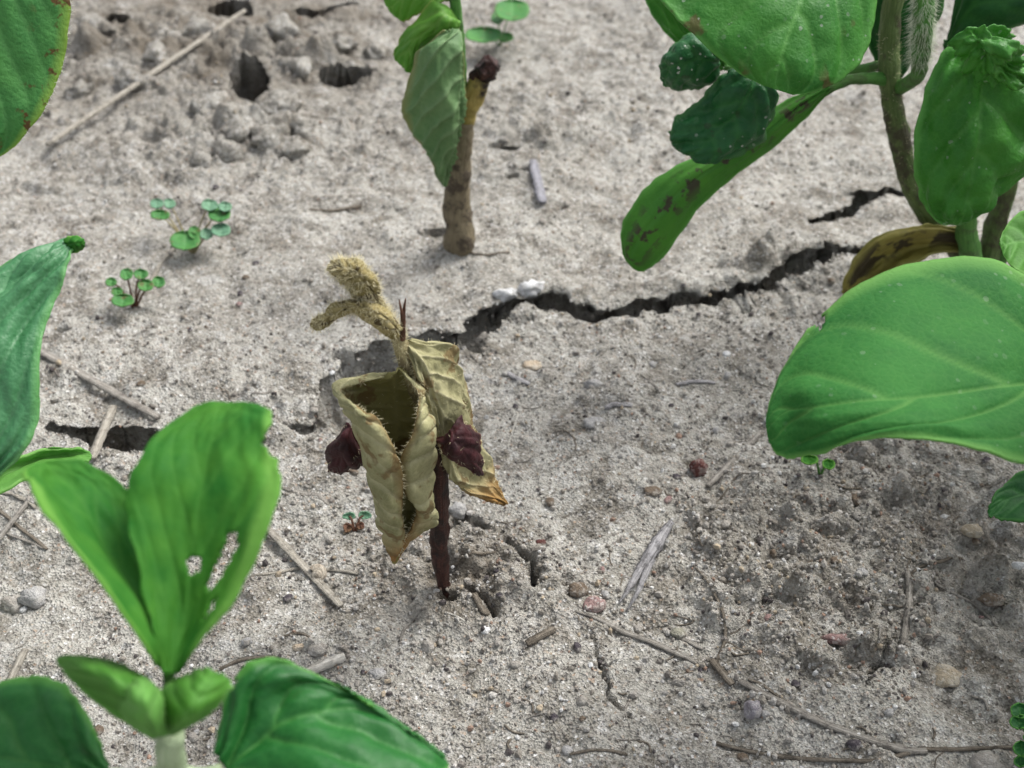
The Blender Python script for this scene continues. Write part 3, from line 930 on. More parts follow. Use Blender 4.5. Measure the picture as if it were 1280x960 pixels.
rows = [
 [(464,374,11.9),(467,372,11.8),(470,369,11.75),(472,366,11.8),(473,364,11.9)],
 [(444,374,11.9),(453,368,11.6),(461,358,11.5),(466,349,11.6),(464,345,11.9)],
 [(434,362,11.9),(443,356,11.55),(452,346,11.45),(458,336,11.6),(455,332,11.9)],
 [(424,352,11.95),(431,348,11.6),(440,338,11.5),(447,328,11.65),(444,325,11.95)],
 [(416,343,12.0),(420,341,11.7),(426,334,11.6),(431,327,11.75),(430,325,12.0)],
 [(410,334,12.0),(411,333,11.9),(413,330,11.85),(415,328,11.9),(417,326,12.0)]]
rows = [[(p[0], p[1], Yd(p[2])) for p in r] for r in rows]
d5, P5, N5 = patch("leaflet", dead, rows, L_BUD_DEAD, nu=50, nv=33, veins=7, vamp=.03, bulge=.03, crumple=(.03, 2), seed=21, wob=.006, thick=.03)
rows = [
 [(490,424,11.9),(496,420,11.8),(500,416,11.75),(500,411,11.8),(497,407,11.9)],
 [(474,414,11.85),(481,407,11.6),(486,400,11.55),(486,394,11.65),(483,390,11.85)],
 [(455,398,11.85),(462,394,11.6),(466,388,11.55),(466,382,11.65),(463,378,11.85)],
 [(438,388,11.85),(443,387,11.6),(446,383,11.55),(446,378,11.65),(444,375,11.85)],
 [(415,402,11.8),(418,398,11.6),(420,391,11.55),(421,384,11.65),(421,381,11.8)],
 [(400,410,11.8),(402,407,11.65),(403,402,11.6),(403,397,11.65),(402,394,11.8)],
 [(388,407,11.8),(389,406,11.75),(390,404,11.7),(390,402,11.75),(391,401,11.8)]]
rows = [[(p[0], p[1], Yd(p[2])) for p in r] for r in rows]
d6, P6, N6 = patch("leaflet", dead, rows, L_BUD_DEAD, nu=56, nv=33, veins=7, vamp=.03, bulge=.03, crumple=(.03, 2), seed=24, wob=.006, thick=.03)
tube("stipule", dead, [onY(503, 424, YD - .15), onY(504, 402, YD - .2), onY(505, 388, YD - .2), onY(507, 373, YD - .18)], [.04, .03, .02, .008], S_SPIKE, sides=8, seed=5)
tube("stipule", dead, [onY(503, 400, YD - .22), onY(502, 390, YD - .25), onY(500, 381, YD - .25), onY(499, 374, YD - .22)], [.022, .018, .012, .006], S_SPIKE, sides=8, seed=6)
rgh = np.random.default_rng(77)
for (o_, P_, N_, k, m, L_) in ((d1, P1, N1, 420, 260, .065), (d2, P2, N2, 260, 160, .065), (d3, P3, N3, 60, 20, .05), (d4, P4, N4, 60, 20, .05), (d5, P5, N5, 420, 700, .085), (d6, P6, N6, 420, 600, .085)):
    r, d = edge_points(P_, N_, k, rgh)
    r2, d2_ = face_points(P_, N_, m, rgh, 1)
    r += r2; d += d2_
    if o_ is d1:                       # the rim along the top of the rolled leaf
        for _ in range(160):
            r.append(P1[rgh.integers(6, 28), rgh.integers(0, 80)]); d.append(np.array([rgh.normal(0, .4), -.3, 1.0]))
    hairs("hairs", o_, r, d, L_, HAIR_TAN, .0026, k)
    if o_ in (d1, d2):
        r, d = edge_points(P_, N_, 80, rgh)
        hairs("dark_hairs", o_, r, d, .05, HAIR_DARK, .0022, 3)
r, d = tube_points(pa, [.06, .05, .045, .04], 420, rgh)
hairs("hairs", dpet, r, d, .085, HAIR_TAN, .0026, 41)
r, d = tube_points(spts[5:], srad[5:], 420, rgh)
hairs("hairs", dsh, r, d, .085, HAIR_TAN, .0026, 42)

# ================================================================== WILTED SEEDLING (behind)
b = GP(573, 306)
YW = b[1]
wilt = thing("wilted_seedling", "wilting seedling with thick soiled stem, drooping green leaf and broken stub", "seedling", b)
ws = [b + np.array([0, 0, -.4]), onY(574, 285, YW), onY(571, 250, YW), onY(574, 215, YW), onY(578, 180, YW), onY(580, 150, YW)]
tube("stem", wilt, ws, [.30, .29, .24, .22, .20, .19], S_BROWN, sides=18, rough=.14, seed=31)
tube("shoot", wilt, [onY(578, 175, YW), onY(576, 120, YW), onY(574, 60, YW), onY(569, 0, YW), onY(562, -80, YW)], [.15, .13, .11, .10, .10], S_GREEN, sides=14, seed=32)
stub = tube("broken_stub", wilt, [onY(580, 172, YW), onY(585, 140, YW), onY(594, 112, YW), onY(602, 97, YW)], [.13, .18, .20, .19], S_STUB, sides=18, rough=.14, seed=33)
tube("stub_end", stub, [onY(599, 103, YW), onY(605, 92, YW), onY(612, 83, YW), onY(619, 77, YW)], [.16, .205, .20, .15], S_MAROON, sides=18, rough=.25, seed=34)
rows = [
 [(556,40,20.6),(562,38,20.7),(568,36,20.8),(572,36,20.9),(575,38,21.0)],
 [(522,62,20.6),(535,58,20.4),(555,56,20.4),(570,60,20.6),(577,66,20.9)],
 [(514,92,20.7),(530,92,20.3),(553,92,20.25),(572,95,20.5),(581,102,20.85)],
 [(504,125,20.8),(522,128,20.35),(550,128,20.2),(572,128,20.4),(582,132,20.8)],
 [(506,146,20.8),(524,152,20.4),(548,155,20.25),(568,155,20.4),(579,155,20.8)],
 [(522,172,20.8),(532,180,20.5),(548,184,20.35),(564,180,20.5),(572,178,20.8)],
 [(536,197,20.8),(543,205,20.6),(552,208,20.5),(562,204,20.6),(568,200,20.8)],
 [(548,224,20.8),(551,228,20.75),(554,231,20.7),(558,229,20.75),(561,224,20.8)],
 [(553,232,20.8),(554,233,20.8),(556,234,20.8),(558,233,20.8),(559,232,20.8)]]
rows = [[(p[0], p[1], YW - 21.3 + p[2]) for p in r] for r in rows]
patch("leaf", wilt, rows, L_WILT, nu=140, nv=61, veins=8, vamp=.05, bulge=-.05, slope=.38, crumple=(.09, 2.2), seed=41, thick=.025, raised=True, veinw=.075, mid=.62)[0]["label"] = "drooping rolled leaf showing its ribbed pale underside"
rows = [
 [(566,20,20.9),(570,22,20.9),(574,26,20.9),(576,32,20.9)],
 [(540,0,20.9),(552,10,20.7),(566,26,20.6),(572,40,20.8)],
 [(522,24,20.9),(535,26,20.6),(548,38,20.5),(552,48,20.7)],
 [(503,42,20.9),(514,44,20.6),(524,54,20.5),(528,62,20.7)],
 [(494,60,20.9),(502,62,20.7),(514,72,20.6),(520,80,20.75)],
 [(493,74,20.9),(499,79,20.8),(507,86,20.75),(514,92,20.8)]]
patch("leaf", wilt, rows, L_WILT_TOP, nu=46, nv=31, veins=5, bulge=.02, crumple=(.06, 1.2), seed=44, thick=.025)
rows = [
 [(566,-20,21.2),(566,-10,21.2),(566,0,21.2)],
 [(535,-50,21.3),(535,-12,21.1),(545,5,21.0)],
 [(500,-45,21.2),(508,-5,21.0),(520,20,21.0)],
 [(480,-20,21.2),(490,8,21.0),(504,27,21.0)],
 [(478,-4,21.2),(484,10,21.1),(492,20,21.1)]]
patch("leaf", wilt, rows, L_WILT_TOP, nu=40, nv=31, veins=5, bulge=.015, seed=45, thick=.025)

# ================================================================== RIGHT SOYBEAN PLANT
b = GP(1222, 372)
YR = b[1]
rp = thing("soybean_plant", "leafy green soybean plant with crumpled dark leaf and hanging spotted cotyledon", "soybean plant", b)
r1 = [b + np.array([0, 0, -.5]), onY(1205, 325, YR), onY(1170, 285, YR - .1), onY(1140, 235, YR - .15), onY(1124, 170, YR - .15), onY(1112, 105, YR - .1), onY(1112, 40, YR), onY(1122, -40, YR), onY(1126, -110, YR)]
rst = tube("stem", rp, r1, [.22, .19, .16, .17, .18, .18, .17, .15, .12], S_SOILED, sides=16, rough=.10, seed=51)
tube("side_stem", rp, [onY(1222, 365, YR - .1), onY(1212, 310, YR - .5), onY(1208, 280, YR - .7), onY(1215, 220, YR - .8), onY(1225, 120, YR - 1.0)], [.19, .19, .18, .15, .11], S_GREEN, sides=16, rough=.06, seed=52)
tube("side_stem", rp, [onY(1232, 365, YR), onY(1240, 300, YR), onY(1250, 262, YR), onY(1262, 220, YR), onY(1275, 120, YR)], [.2, .2, .19, .17, .14], S_SOILED, sides=16, rough=.06, seed=53)
tube("petiole", rp, [onY(1113, 98, YR - .1), onY(1085, 98, YR - .25), onY(1062, 100, YR - .4), onY(1030, 112, YR - .5), onY(1000, 132, YR - .6)], [.13, .10, .09, .11, .12], S_GREEN, sides=14, rough=.06, seed=54)
rows = [
 [(1034,104,18.6),(1036,109,18.5),(1038,114,18.6)],
 [(985,124,18.5),(996,136,18.3),(1006,148,18.5)],
 [(945,150,18.3),(958,166,18.1),(970,182,18.3)],
 [(898,182,18.1),(915,196,17.9),(932,210,18.1)],
 [(848,205,17.9),(872,224,17.65),(898,238,17.9)],
 [(815,228,17.7),(842,248,17.45),(872,262,17.7)],
 [(790,256,17.5),(818,276,17.25),(850,295,17.5)],
 [(777,285,17.4),(800,300,17.15),(828,322,17.35)],
 [(776,308,17.3),(790,318,17.15),(814,335,17.25)],
 [(783,326,17.25),(790,332,17.2),(804,339,17.2)],
 [(789,334,17.22),(793,337,17.2),(799,340,17.2)]]
rows = [[(p[0], p[1], YR - 19.2 + p[2]) for p in r] for r in rows]
o, PC, NCo = patch("cotyledon", rp, rows, L_COTYL, nu=70, nv=33, veins=0, vamp=.05, bulge=0, thick=.09, crumple=(.03, 3), seed=61, veinw=.25)
o["label"] = "long green cotyledon with dark brown blotches along its middle"
rows = [
 [(898,60,18.4),(900,70,18.3),(900,84,18.3),(898,96,18.4)],
 [(876,41,18.4),(874,62,18.1),(874,88,18.1),(874,110,18.3)],
 [(855,43,18.4),(852,66,18.05),(852,92,18.05),(853,115,18.3)],
 [(836,58,18.4),(834,76,18.15),(834,94,18.15),(838,112,18.3)],
 [(826,78,18.4),(825,85,18.3),(825,93,18.3),(829,104,18.35)]]
rows = [[(p[0], p[1], YR - 19.2 + p[2]) for p in r] for r in rows]
patch("leaf", rp, rows, L_CRUMPLED, nu=40, nv=35, veins=4, bulge=.03, crumple=(.07, 1.4), seed=63, thick=.03)[0]["label"] = "small cupped dark green leaf"
rows = [
 [(918,80,18.0),(935,84,17.9),(955,98,17.9),(976,120,18.0)],
 [(900,94,18.0),(922,110,17.75),(950,125,17.75),(974,142,18.0)],
 [(880,118,18.0),(900,138,17.75),(935,152,17.7),(963,168,17.95)],
 [(856,140,18.0),(880,160,17.7),(912,176,17.65),(940,192,17.9)],
 [(840,160,17.9),(860,178,17.65),(888,192,17.6),(908,201,17.8)],
 [(838,174,17.9),(848,186,17.75),(862,194,17.7),(880,199,17.75)],
 [(842,184,17.85),(846,188,17.8),(852,192,17.8),(858,194,17.8)]]
rows = [[(p[0], p[1], YR - 19.2 + p[2]) for p in r] for r in rows]
patch("leaf", rp, rows, L_CRUMPLED, nu=54, nv=45, veins=5, bulge=.05, crumple=(.13, 1.7), seed=66, thick=.03, wob=.008)[0]["label"] = "crumpled dark green leaf crusted with soil"
rows = [
 [(1030,-115,18.6),(1040,-112,18.5),(1050,-110,18.6)],
 [(930,-105,18.4),(1025,-75,18.1),(1095,-75,18.3)],
 [(846,-52,18.0),(1010,-30,17.8),(1100,-22,18.0)],
 [(826,-6,17.6),(998,10,17.35),(1090,35,17.6)],
 [(850,27,17.3),(985,45,17.0),(1078,74,17.25)],
 [(886,62,17.0),(975,76,16.75),(1052,100,16.95)],
 [(925,92,16.8),(970,99,16.65),(1018,115,16.75)],
 [(955,107,16.65),(970,112,16.6),(992,119,16.65)]]
tl, PT, NTl = patch("leaf", rp, rows, L_RIGHT, nu=70, nv=55, veins=4, vamp=.03, bulge=.05, slope=.6, crumple=(.05, 1.5), seed=68, thick=.025, veinw=.045)
tl["label"] = "broad bright green leaf with brown spots along its edge"
tube("petiole", rp, [onY(1122, -50, YR), onY(1085, -90, YR - .3), onY(1042, -112, 18.5)], [.10, .08, .08], S_GREEN, sides=12, seed=55)
rows = [
 [(1186,54,17.7),(1235,72,17.4),(1300,70,17.7)],
 [(1165,90,17.5),(1230,110,17.2),(1330,100,17.5)],
 [(1148,140,17.3),(1225,150,17.0),(1345,140,17.3)],
 [(1142,190,17.1),(1220,190,16.8),(1335,180,17.1)],
 [(1144,232,16.95),(1214,226,16.6),(1305,205,16.95)],
 [(1154,264,16.8),(1207,256,16.5),(1265,232,16.8)],
 [(1176,280,16.65),(1203,276,16.5),(1230,264,16.65)],
 [(1194,282,16.6),(1203,281,16.55),(1213,277,16.6)]]
patch("leaf", rp, rows, L_RIGHT_CLEAN, nu=70, nv=55, veins=4, vamp=.04, bulge=.09, slope=.45, crumple=(.13, 1.8), seed=71, thick=.025, veinw=.06)[0]["label"] = "glossy puckered green leaf hanging over the stem"
rows = [
 [(1190,52,17.3),(1210,36,17.0),(1240,33,17.0),(1266,42,17.2)],
 [(1198,64,17.2),(1220,56,16.8),(1250,58,16.8),(1274,62,17.1)],
 [(1214,84,17.2),(1232,80,16.85),(1258,84,16.9),(1282,84,17.1)],
 [(1230,104,17.2),(1246,104,17.0),(1268,108,17.0),(1290,104,17.2)]]
patch("leaf", rp, rows, L_RIGHT_CLEAN, nu=46, nv=46, veins=4, bulge=.08, crumple=(.17, 2.0), seed=73, thick=.03, wob=.012)[0]["label"] = "small tightly puckered curl of leaf"
# furry young shoot
fp = [onY(1150, 78, 18.2), onY(1153, 40, 18.1), onY(1155, 0, 18.1), onY(1152, -60, 18.2)]
fsh = tube("shoot", rp, [onY(1125, 110, YR - .2), onY(1146, 95, 18.5)] + fp, [.12, .12, .13, .16, .16, .15], S_GREEN, sides=14, seed=56)
r, d = tube_points(fp, [.13, .16, .16, .15], 1500, rgh)
d = [np.array(k) + np.array([0, 0, -.9]) for k in d]
hairs("hairs", fsh, r, d, .17, HAIR_WHITE, .003, 5)
# dark leaves behind
for rows, sd_ in (([[(1180,70,20.5),(1180,60,20.5),(1180,50,20.5)], [(1210,-70,20.6),(1215,10,20.2),(1220,52,20.2)], [(1260,-90,20.6),(1265,0,20.1),(1262,36,20.1)], [(1320,-80,20.6),(1320,-15,20.2),(1318,22,20.2)], [(1370,-40,20.5),(1372,-25,20.4),(1370,-12,20.4)]], 81),
                  ([[(1105,110,20.0),(1112,112,20.0),(1120,110,20.0)], [(1085,55,20.0),(1118,60,19.8),(1150,60,20.0)], [(1072,0,20.0),(1125,0,19.8),(1180,5,20.0)], [(1080,-60,20.0),(1130,-65,19.9),(1185,-60,20.0)], [(1110,-110,20.0),(1130,-115,20.0),(1150,-110,20.0)]], 82),
                  ([[(900,90,20.4),(905,84,20.4),(910,78,20.4)], [(835,45,20.4),(850,38,20.2),(868,24,20.3)], [(805,-5,20.4),(830,-18,20.2),(856,-28,20.3)], [(800,-60,20.4),(825,-68,20.3),(850,-70,20.3)], [(825,-110,20.4),(835,-112,20.4),(845,-110,20.4)]], 83)):
    patch("leaf", rp, rows, L_DARK if sd_ < 83 else L_RIGHT_CLEAN, nu=36, nv=25, veins=4, bulge=.04, crumple=(.05, 2), seed=sd_, thick=.025)
tube("petiole", rp, [onY(1112, 80, YR + .05), onY(1010, 95, YR + .9), onY(905, 84, YR - 19.2 + 20.4)], [.09, .07, .06], S_GREEN, sides=10, seed=57)
rows = [
 [(1210,288,18.9),(1210,296,18.9),(1210,305,18.9),(1210,312,18.9)],
 [(1172,281,18.6),(1170,290,18.5),(1168,303,18.75),(1163,318,18.5)],
 [(1132,284,18.5),(1132,294,18.35),(1132,310,18.7),(1134,330,18.4)],
 [(1094,297,18.4),(1098,307,18.25),(1104,323,18.6),(1112,340,18.3)],
 [(1066,324,18.4),(1074,332,18.25),(1082,342,18.5),(1092,353,18.3)],
 [(1055,350,18.4),(1062,354,18.3),(1070,360,18.4),(1080,366,18.3)],
 [(1052,366,18.4),(1056,369,18.35),(1062,372,18.4),(1068,374,18.35)]]
rows = [[(p[0], p[1], YR - 19.2 + p[2]) for p in r] for r in rows]
patch("cotyledon", rp, rows, L_YELLOW, nu=54, nv=37, veins=0, vamp=0, bulge=0, thick=.07, crumple=(.04, 3), seed=85)[0]["label"] = "spent yellow brown cotyledon curled over the crack"
def shade_crown(parent, foot, top, specs, seed):
    tube("side_stem", parent, [foot, foot * .4 + top * .6 + np.array([.1, 0, 0]), top], [.17, .14, .10], S_GREEN, sides=12, seed=seed)
    for k, (yaw, dh, L, W, ti_) in enumerate(specs):
        c = top + np.array([0, 0, -dh])
        e = c + np.array([math.cos(yaw), math.sin(yaw), .3]) * .9
        tube("petiole", parent, [c, c + (e - c) * .5, e], [.07, .06, .05], S_GREEN, sides=8, seed=seed + k)
        blade(parent, e, yaw, L, W, ti_, L_RIGHT_CLEAN, seed + 20 + k)
shade_crown(rp, np.array([b[0] + .1, b[1] + .1, .6]), np.array([10.6, 18.0, 7.5]), [(.2, .0, 4.2, 3.2, .0), (5.2, .3, 4.4, 3.4, .0), (1.6, .2, 4.2, 3.2, .1), (4.4, 1.6, 3.6, 3.0, -.05)], 640)  # unseen stem and leaves added to cast shade on the lower right soil
r, d = tube_points(r1[3:7], [.17, .18, .18, .17], 320, rgh)
hairs("hairs", rst, r, d, .07, HAIR_TAN, .003, 6)

# ================================================================== SOYBEAN WITH THE BIG FLAT LEAF (stem beyond the right edge)
bb = np.array([8.1, 11.6, hz(8.1, 11.6)])
sb = thing("soybean_plant", "soybean seedling reaching in with one broad notched flat leaf", "soybean plant", bb)
tube("stem", sb, [bb + np.array([0, 0, -.4]), bb + np.array([0, 0, 1.5]), bb + np.array([-.1, .1, 4.0]), bb + np.array([0, .2, 7.0])], [.2, .18, .16, .12], S_GREEN, sides=14, seed=91)
dz = .8
rows = [
 [(1350,455,4.2),(1355,470,4.15),(1350,485,4.2)],
 [(1332,388,4.5),(1322,477,4.2),(1336,588,4.4)],
 [(1275,338,4.8),(1270,481,4.45),(1285,580,4.45)],
 [(1215,321,4.9),(1205,489,4.6),(1220,558,4.55)],
 [(1140,330,4.9),(1140,497,4.7),(1150,545,4.7)],
 [(1072,358,4.8),(1075,503,4.7),(1082,550,4.55)],
 [(1016,404,4.6),(1022,508,4.6),(1030,567,4.3)],
 [(978,460,4.4),(986,512,4.4),(992,574,4.05)],
 [(962,500,4.3),(967,528,4.25),(972,569,4.0)],
 [(957,525,4.2),(958,537,4.15),(961,553,4.05)]]
rows = [[(p[0], p[1], p[2] + dz) for p in r] for r in rows]
bl, PB, NB = patch("leaf", sb, rows, L_BIG, mode='Z', nu=110, nv=75, veins=4, vamp=.025, bulge=.04, slope=.5, crumple=(.04, 1.5), seed=93, thick=.025, veinw=.045,
                   holes=[[(1002,416),(1016,407),(1025,411),(1031,404),(1030,394),(1024,386),(1000,380)]])
bl["label"] = "broad dusty green leaf with a notch bitten from its edge"
tube("petiole", sb, [onZ(1350, 470, 4.95), np.array([7.6, 11.3, 5.0]), bb + np.array([0, 0, 4.4])], [.06, .07, .08], S_GREEN, sides=10, seed=92)
rows = [
 [(1345,300,5.6),(1348,315,5.6),(1345,330,5.6)],
 [(1310,262,5.7),(1310,305,5.5),(1312,350,5.5)],
 [(1275,265,5.6),(1276,302,5.45),(1285,346,5.4)],
 [(1256,285,5.5),(1259,305,5.45),(1265,333,5.4)],
 [(1250,302,5.45),(1251,309,5.42),(1254,319,5.4)]]
patch("leaf", sb, rows, L_BUD, mode='Z', nu=40, nv=31, veins=5, bulge=.012, seed=95, thick=.025)[0]["label"] = "bright young leaf"
tube("petiole", sb, [onZ(1346, 315, 5.6), bb + np.array([.1, .3, 6.2])], [.05, .07], S_GREEN, sides=10, seed=96)
rows = [
 [(1350,610,1.4),(1352,620,1.4),(1350,632,1.4)],
 [(1320,578,1.7),(1315,615,1.5),(1318,655,1.6)],
 [(1280,588,1.7),(1280,618,1.5),(1282,652,1.5)],
 [(1252,608,1.6),(1256,625,1.5),(1258,650,1.4)],
 [(1238,630,1.5),(1240,636,1.45),(1243,646,1.4)],
 [(1234,640,1.4),(1235,642,1.4),(1236,645,1.4)]]
patch("leaf", sb, rows, L_DARK, mode='Z', nu=40, nv=31, veins=5, bulge=.012, seed=97, thick=.03)[0]["label"] = "small low dark leaf"
tube("petiole", sb, [onZ(1350, 620, 1.4), bb + np.array([-.05, 0, 1.5])], [.05, .07], S_GREEN, sides=10, seed=98)
# leaves added to its crown beyond the frame, to shade the ground
for k, (yaw, hgt, L, W, ti_) in enumerate([(.3, 7.0, 4.0, 3.0, .1), (4.4, 6.8, 4.2, 3.2, .0), (5.4, 5.5, 3.8, 3.0, .0)]):
    c = bb + np.array([0, .15, hgt])
    e = c + np.array([math.cos(yaw), math.sin(yaw), .3]) * .9
    tube("petiole", sb, [c - np.array([0, 0, .3]), c + (e - c) * .5, e], [.07, .06, .05], S_GREEN, sides=8, seed=100 + k)
    blade(sb, e, yaw, L, W, ti_, L_RIGHT_CLEAN, 200 + k)

# ================================================================== FRONT SEEDLING (lower left)
fb = np.array([-3.0, 6.4, hz(-3.0, 6.4)])
fs = thing("soybean_seedling", "bright green young seedling with upright bitten leaf pair and unopened buds", "seedling", fb)
tp = onY(214, 905, 5.75)
tube("stem", fs, [fb + np.array([0, 0, -.4]), fb + np.array([0, -.1, 1.5]), fb + np.array([.0, -.4, 3.2]), onY(214, 950, 5.85), onY(214, 918, 5.85)], [.15, .14, .125, .12, .11], S_PALE, sides=16, rough=.04, seed=111)
tube("shoot", fs, [onY(214, 930, 5.88), onY(213, 890, 5.95), onY(211, 860, 6.0), onY(211, 836, 5.95)], [.10, .06, .05, .05], S_GREEN, sides=12, seed=112)
rows = [
 [(203,838,5.95),(208,840,5.95),(213,838,5.95)],
 [(178,798,5.95),(196,795,6.15),(216,800,6.25)],
 [(138,740,6.1),(165,735,6.5),(205,735,6.65)],
 [(92,685,6.35),(130,675,6.9),(190,670,7.05)],
 [(56,640,6.65),(100,625,7.2),(170,628,7.35)],
 [(38,606,6.95),(75,595,7.4),(143,600,7.5)],
 [(33,590,7.15),(60,583,7.45),(106,577,7.6)],
 [(34,584,7.25),(50,578,7.45),(72,574,7.55)]]
patch("leaf", fs, rows, L_FRONT, nu=70, nv=51, veins=6, vamp=.006, bulge=.006, slope=.5, rim_side=-1, crumple=(.045, 1.6), seed=113, thick=.03, veinw=.07)[0]["label"] = "smaller upright leaf of the pair, cupped along its edge"
rows = [
 [(207,842,5.9),(213,842,5.9),(223,840,5.9)],
 [(188,780,6.15),(225,788,6.2),(262,786,6.05)],
 [(172,710,6.5),(236,728,6.5),(302,724,6.3)],
 [(157,640,6.9),(246,662,6.85),(333,662,6.6)],
 [(164,590,7.2),(254,600,7.2),(348,606,6.95)],
 [(196,544,7.6),(264,550,7.55),(345,575,7.25)],
 [(236,513,7.9),(280,522,7.8),(342,537,7.55)],
 [(265,503,8.0),(292,508,7.95),(338,513,7.8)],
 [(283,503,8.05),(300,502,8.0),(320,503,7.95)]]
patch("leaf", fs, rows, L_FRONT, nu=120, nv=91, veins=6, vamp=.006, bulge=.006, slope=.5, rim_side=1, crumple=(.05, 1.6), seed=115, thick=.03, veinw=.07,
      holes=[[(232,700),(240,694),(250,698),(251,710),(243,718),(234,714)], [(283,666),(296,662),(297,684),(288,700),(275,722),(260,742),(255,738),(264,712),(275,688)],
             [(356,525),(337,532),(326,554),(338,570),(358,578)], [(262,752),(272,745),(262,768),(254,774)]])[0]["label"] = "larger upright leaf bitten through with holes and a ragged edge"
rows = [
 [(196,920,5.75),(205,918,5.7),(214,910,5.75)],
 [(150,900,5.75),(172,885,5.55),(208,872,5.8)],
 [(115,876,5.85),(140,852,5.65),(182,846,5.9)],
 [(86,848,5.95),(108,832,5.8),(148,827,6.0)],
 [(74,832,6.05),(86,823,6.0),(108,819,6.05)],
 [(69,824,6.1),(73,821,6.1),(82,818,6.1)]]
patch("leaflet", fs, rows, L_BUD, nu=46, nv=35, veins=5, bulge=.01, seed=117, thick=.05)[0]["label"] = "unfolding oval leaflet"
rows = [
 [(190,922,5.6),(198,922,5.5),(208,918,5.6)],
 [(158,905,5.6),(182,898,5.35),(206,890,5.6)],
 [(148,880,5.65),(175,872,5.4),(203,868,5.65)],
 [(156,858,5.75),(173,852,5.6),(190,854,5.75)],
 [(168,850,5.8),(173,849,5.8),(180,850,5.8)]]
patch("bud", fs, rows, L_BUD_PALE, nu=36, nv=31, veins=3, bulge=.02, seed=118, thick=.06)
rows = [
 [(196,912,5.75),(212,919,5.65),(228,914,5.7)],
 [(197,884,5.75),(234,894,5.5),(264,893,5.7)],
 [(206,858,5.85),(246,868,5.6),(282,872,5.75)],
 [(228,842,5.95),(260,848,5.75),(290,857,5.85)],
 [(248,835,6.0),(268,838,5.9),(284,846,5.95)]]
patch("leaflet", fs, rows, L_BUD, nu=40, nv=35, veins=4, bulge=.01, crumple=(.02, 1), seed=119, thick=.06)[0]["label"] = "folded round leaflet"
rows = [
 [(268,935,4.9),(282,962,4.85),(300,992,4.9)],
 [(279,872,5.2),(320,930,4.95),(362,1000,5.0)],
 [(300,836,5.35),(350,905,5.05),(430,1008,5.0)],
 [(342,823,5.35),(392,892,5.05),(482,1008,4.95)],
 [(400,845,5.2),(437,885,5.0),(524,1000,4.85)],
 [(456,880,5.0),(482,895,4.9),(548,985,4.75)],
 [(512,916,4.8),(522,922,4.75),(560,966,4.65)],
 [(552,946,4.65),(556,949,4.6),(562,956,4.6)]]
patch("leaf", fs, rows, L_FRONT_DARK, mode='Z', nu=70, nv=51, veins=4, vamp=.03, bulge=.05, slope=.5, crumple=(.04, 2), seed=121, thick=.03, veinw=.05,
      holes=[[(270,845),(286,842),(297,850),(292,860),(270,870)]])[0]["label"] = "broad dark lower leaf pointing to the withered seedling"
rows = [
 [(134,952,4.9),(138,968,4.85),(132,990,4.9)],
 [(119,915,5.05),(100,962,4.9),(100,1015,4.95)],
 [(98,874,5.2),(58,955,4.95),(48,1025,4.95)],
 [(70,848,5.2),(8,948,4.95),(-5,1022,4.95)],
 [(18,848,5.15),(-42,945,4.95),(-52,1012,4.9)],
 [(-42,872,5.0),(-72,942,4.9),(-78,988,4.85)]]
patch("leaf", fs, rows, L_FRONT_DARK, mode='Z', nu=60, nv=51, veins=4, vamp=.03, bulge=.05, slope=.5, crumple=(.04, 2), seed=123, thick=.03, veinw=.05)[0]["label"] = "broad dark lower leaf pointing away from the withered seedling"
for a_, b_, s_ in ((onZ(276, 962, 4.88), 4.7, 124), (onZ(137, 968, 4.87), 4.7, 125)):
    tube("petiole", fs, [a_, (a_ + onY(214, 955, 5.9)) / 2 - np.array([0, 0, .1]), onY(214, 960, 5.9)], [.05, .05, .06], S_PALE, sides=10, seed=s_)

# ================================================================== LEFT SEEDLINGS (stems beyond the left edge)
lb = np.array([-7.9, 11.4, hz(-7.9, 11.4)])
lp = thing("soybean_seedling", "pale bluish green seedling leaning in with a broad leaf and narrow tongue", "seedling", lb)
tube("stem", lp, [lb + np.array([0, 0, -.4]), lb + np.array([0, 0, 2]), lb + np.array([.1, 0, 4.2]), lb + np.array([.2, 0, 5.2])], [.18, .16, .13, .10], S_GREEN, sides=14, seed=131)
rows = [
 [(-62,600,10.0),(-35,606,9.95),(0,592,10.0)],
 [(-112,560,10.3),(-40,560,10.1),(33,560,10.2)],
 [(-130,510,10.7),(-40,513,10.4),(49,515,10.5)],
 [(-135,450,11.1),(-38,455,10.75),(50,450,10.9)],
 [(-110,400,11.5),(-28,400,11.2),(62,398,11.3)],
 [(-60,360,11.8),(10,355,11.6),(78,355,11.6)],
 [(0,334,12.0),(45,326,11.85),(87,325,11.8)],
 [(52,308,12.2),(70,308,12.1),(90,309,12.05)],
 [(80,299,12.3),(86,299,12.25),(94,302,12.2)]]
lpl = patch("leaf", lp, rows, L_LEFT, nu=80, nv=55, veins=5, vamp=.035, bulge=.07, slope=.55, crumple=(.08, 1.8), seed=133, thick=.03, veinw=.06)[0]
lpl["label"] = "broad glossy bluish green leaf"
rows = [
 [(80,297,12.2),(82,306,12.1),(84,316,12.2)],
 [(92,294,12.2),(93,304,12.0),(93,317,12.1)],
 [(102,297,12.2),(103,304,12.05),(101,314,12.15)],
 [(106,302,12.2),(106,305,12.15),(105,309,12.15)]]
patch("leaf_tip", lpl, rows, L_FRONT, nu=24, nv=21, veins=3, bulge=.02, seed=134, thick=.03)
rows = [
 [(-70,625,3.0),(-70,637,2.9),(-70,650,3.0)],
 [(0,584,3.0),(0,597,2.85),(0,613,3.0)],
 [(50,565,2.9),(50,575,2.75),(50,590,2.9)],
 [(94,561,2.8),(95,568,2.7),(95,578,2.75)],
 [(112,564,2.7),(114,569,2.68),(112,575,2.68)]]
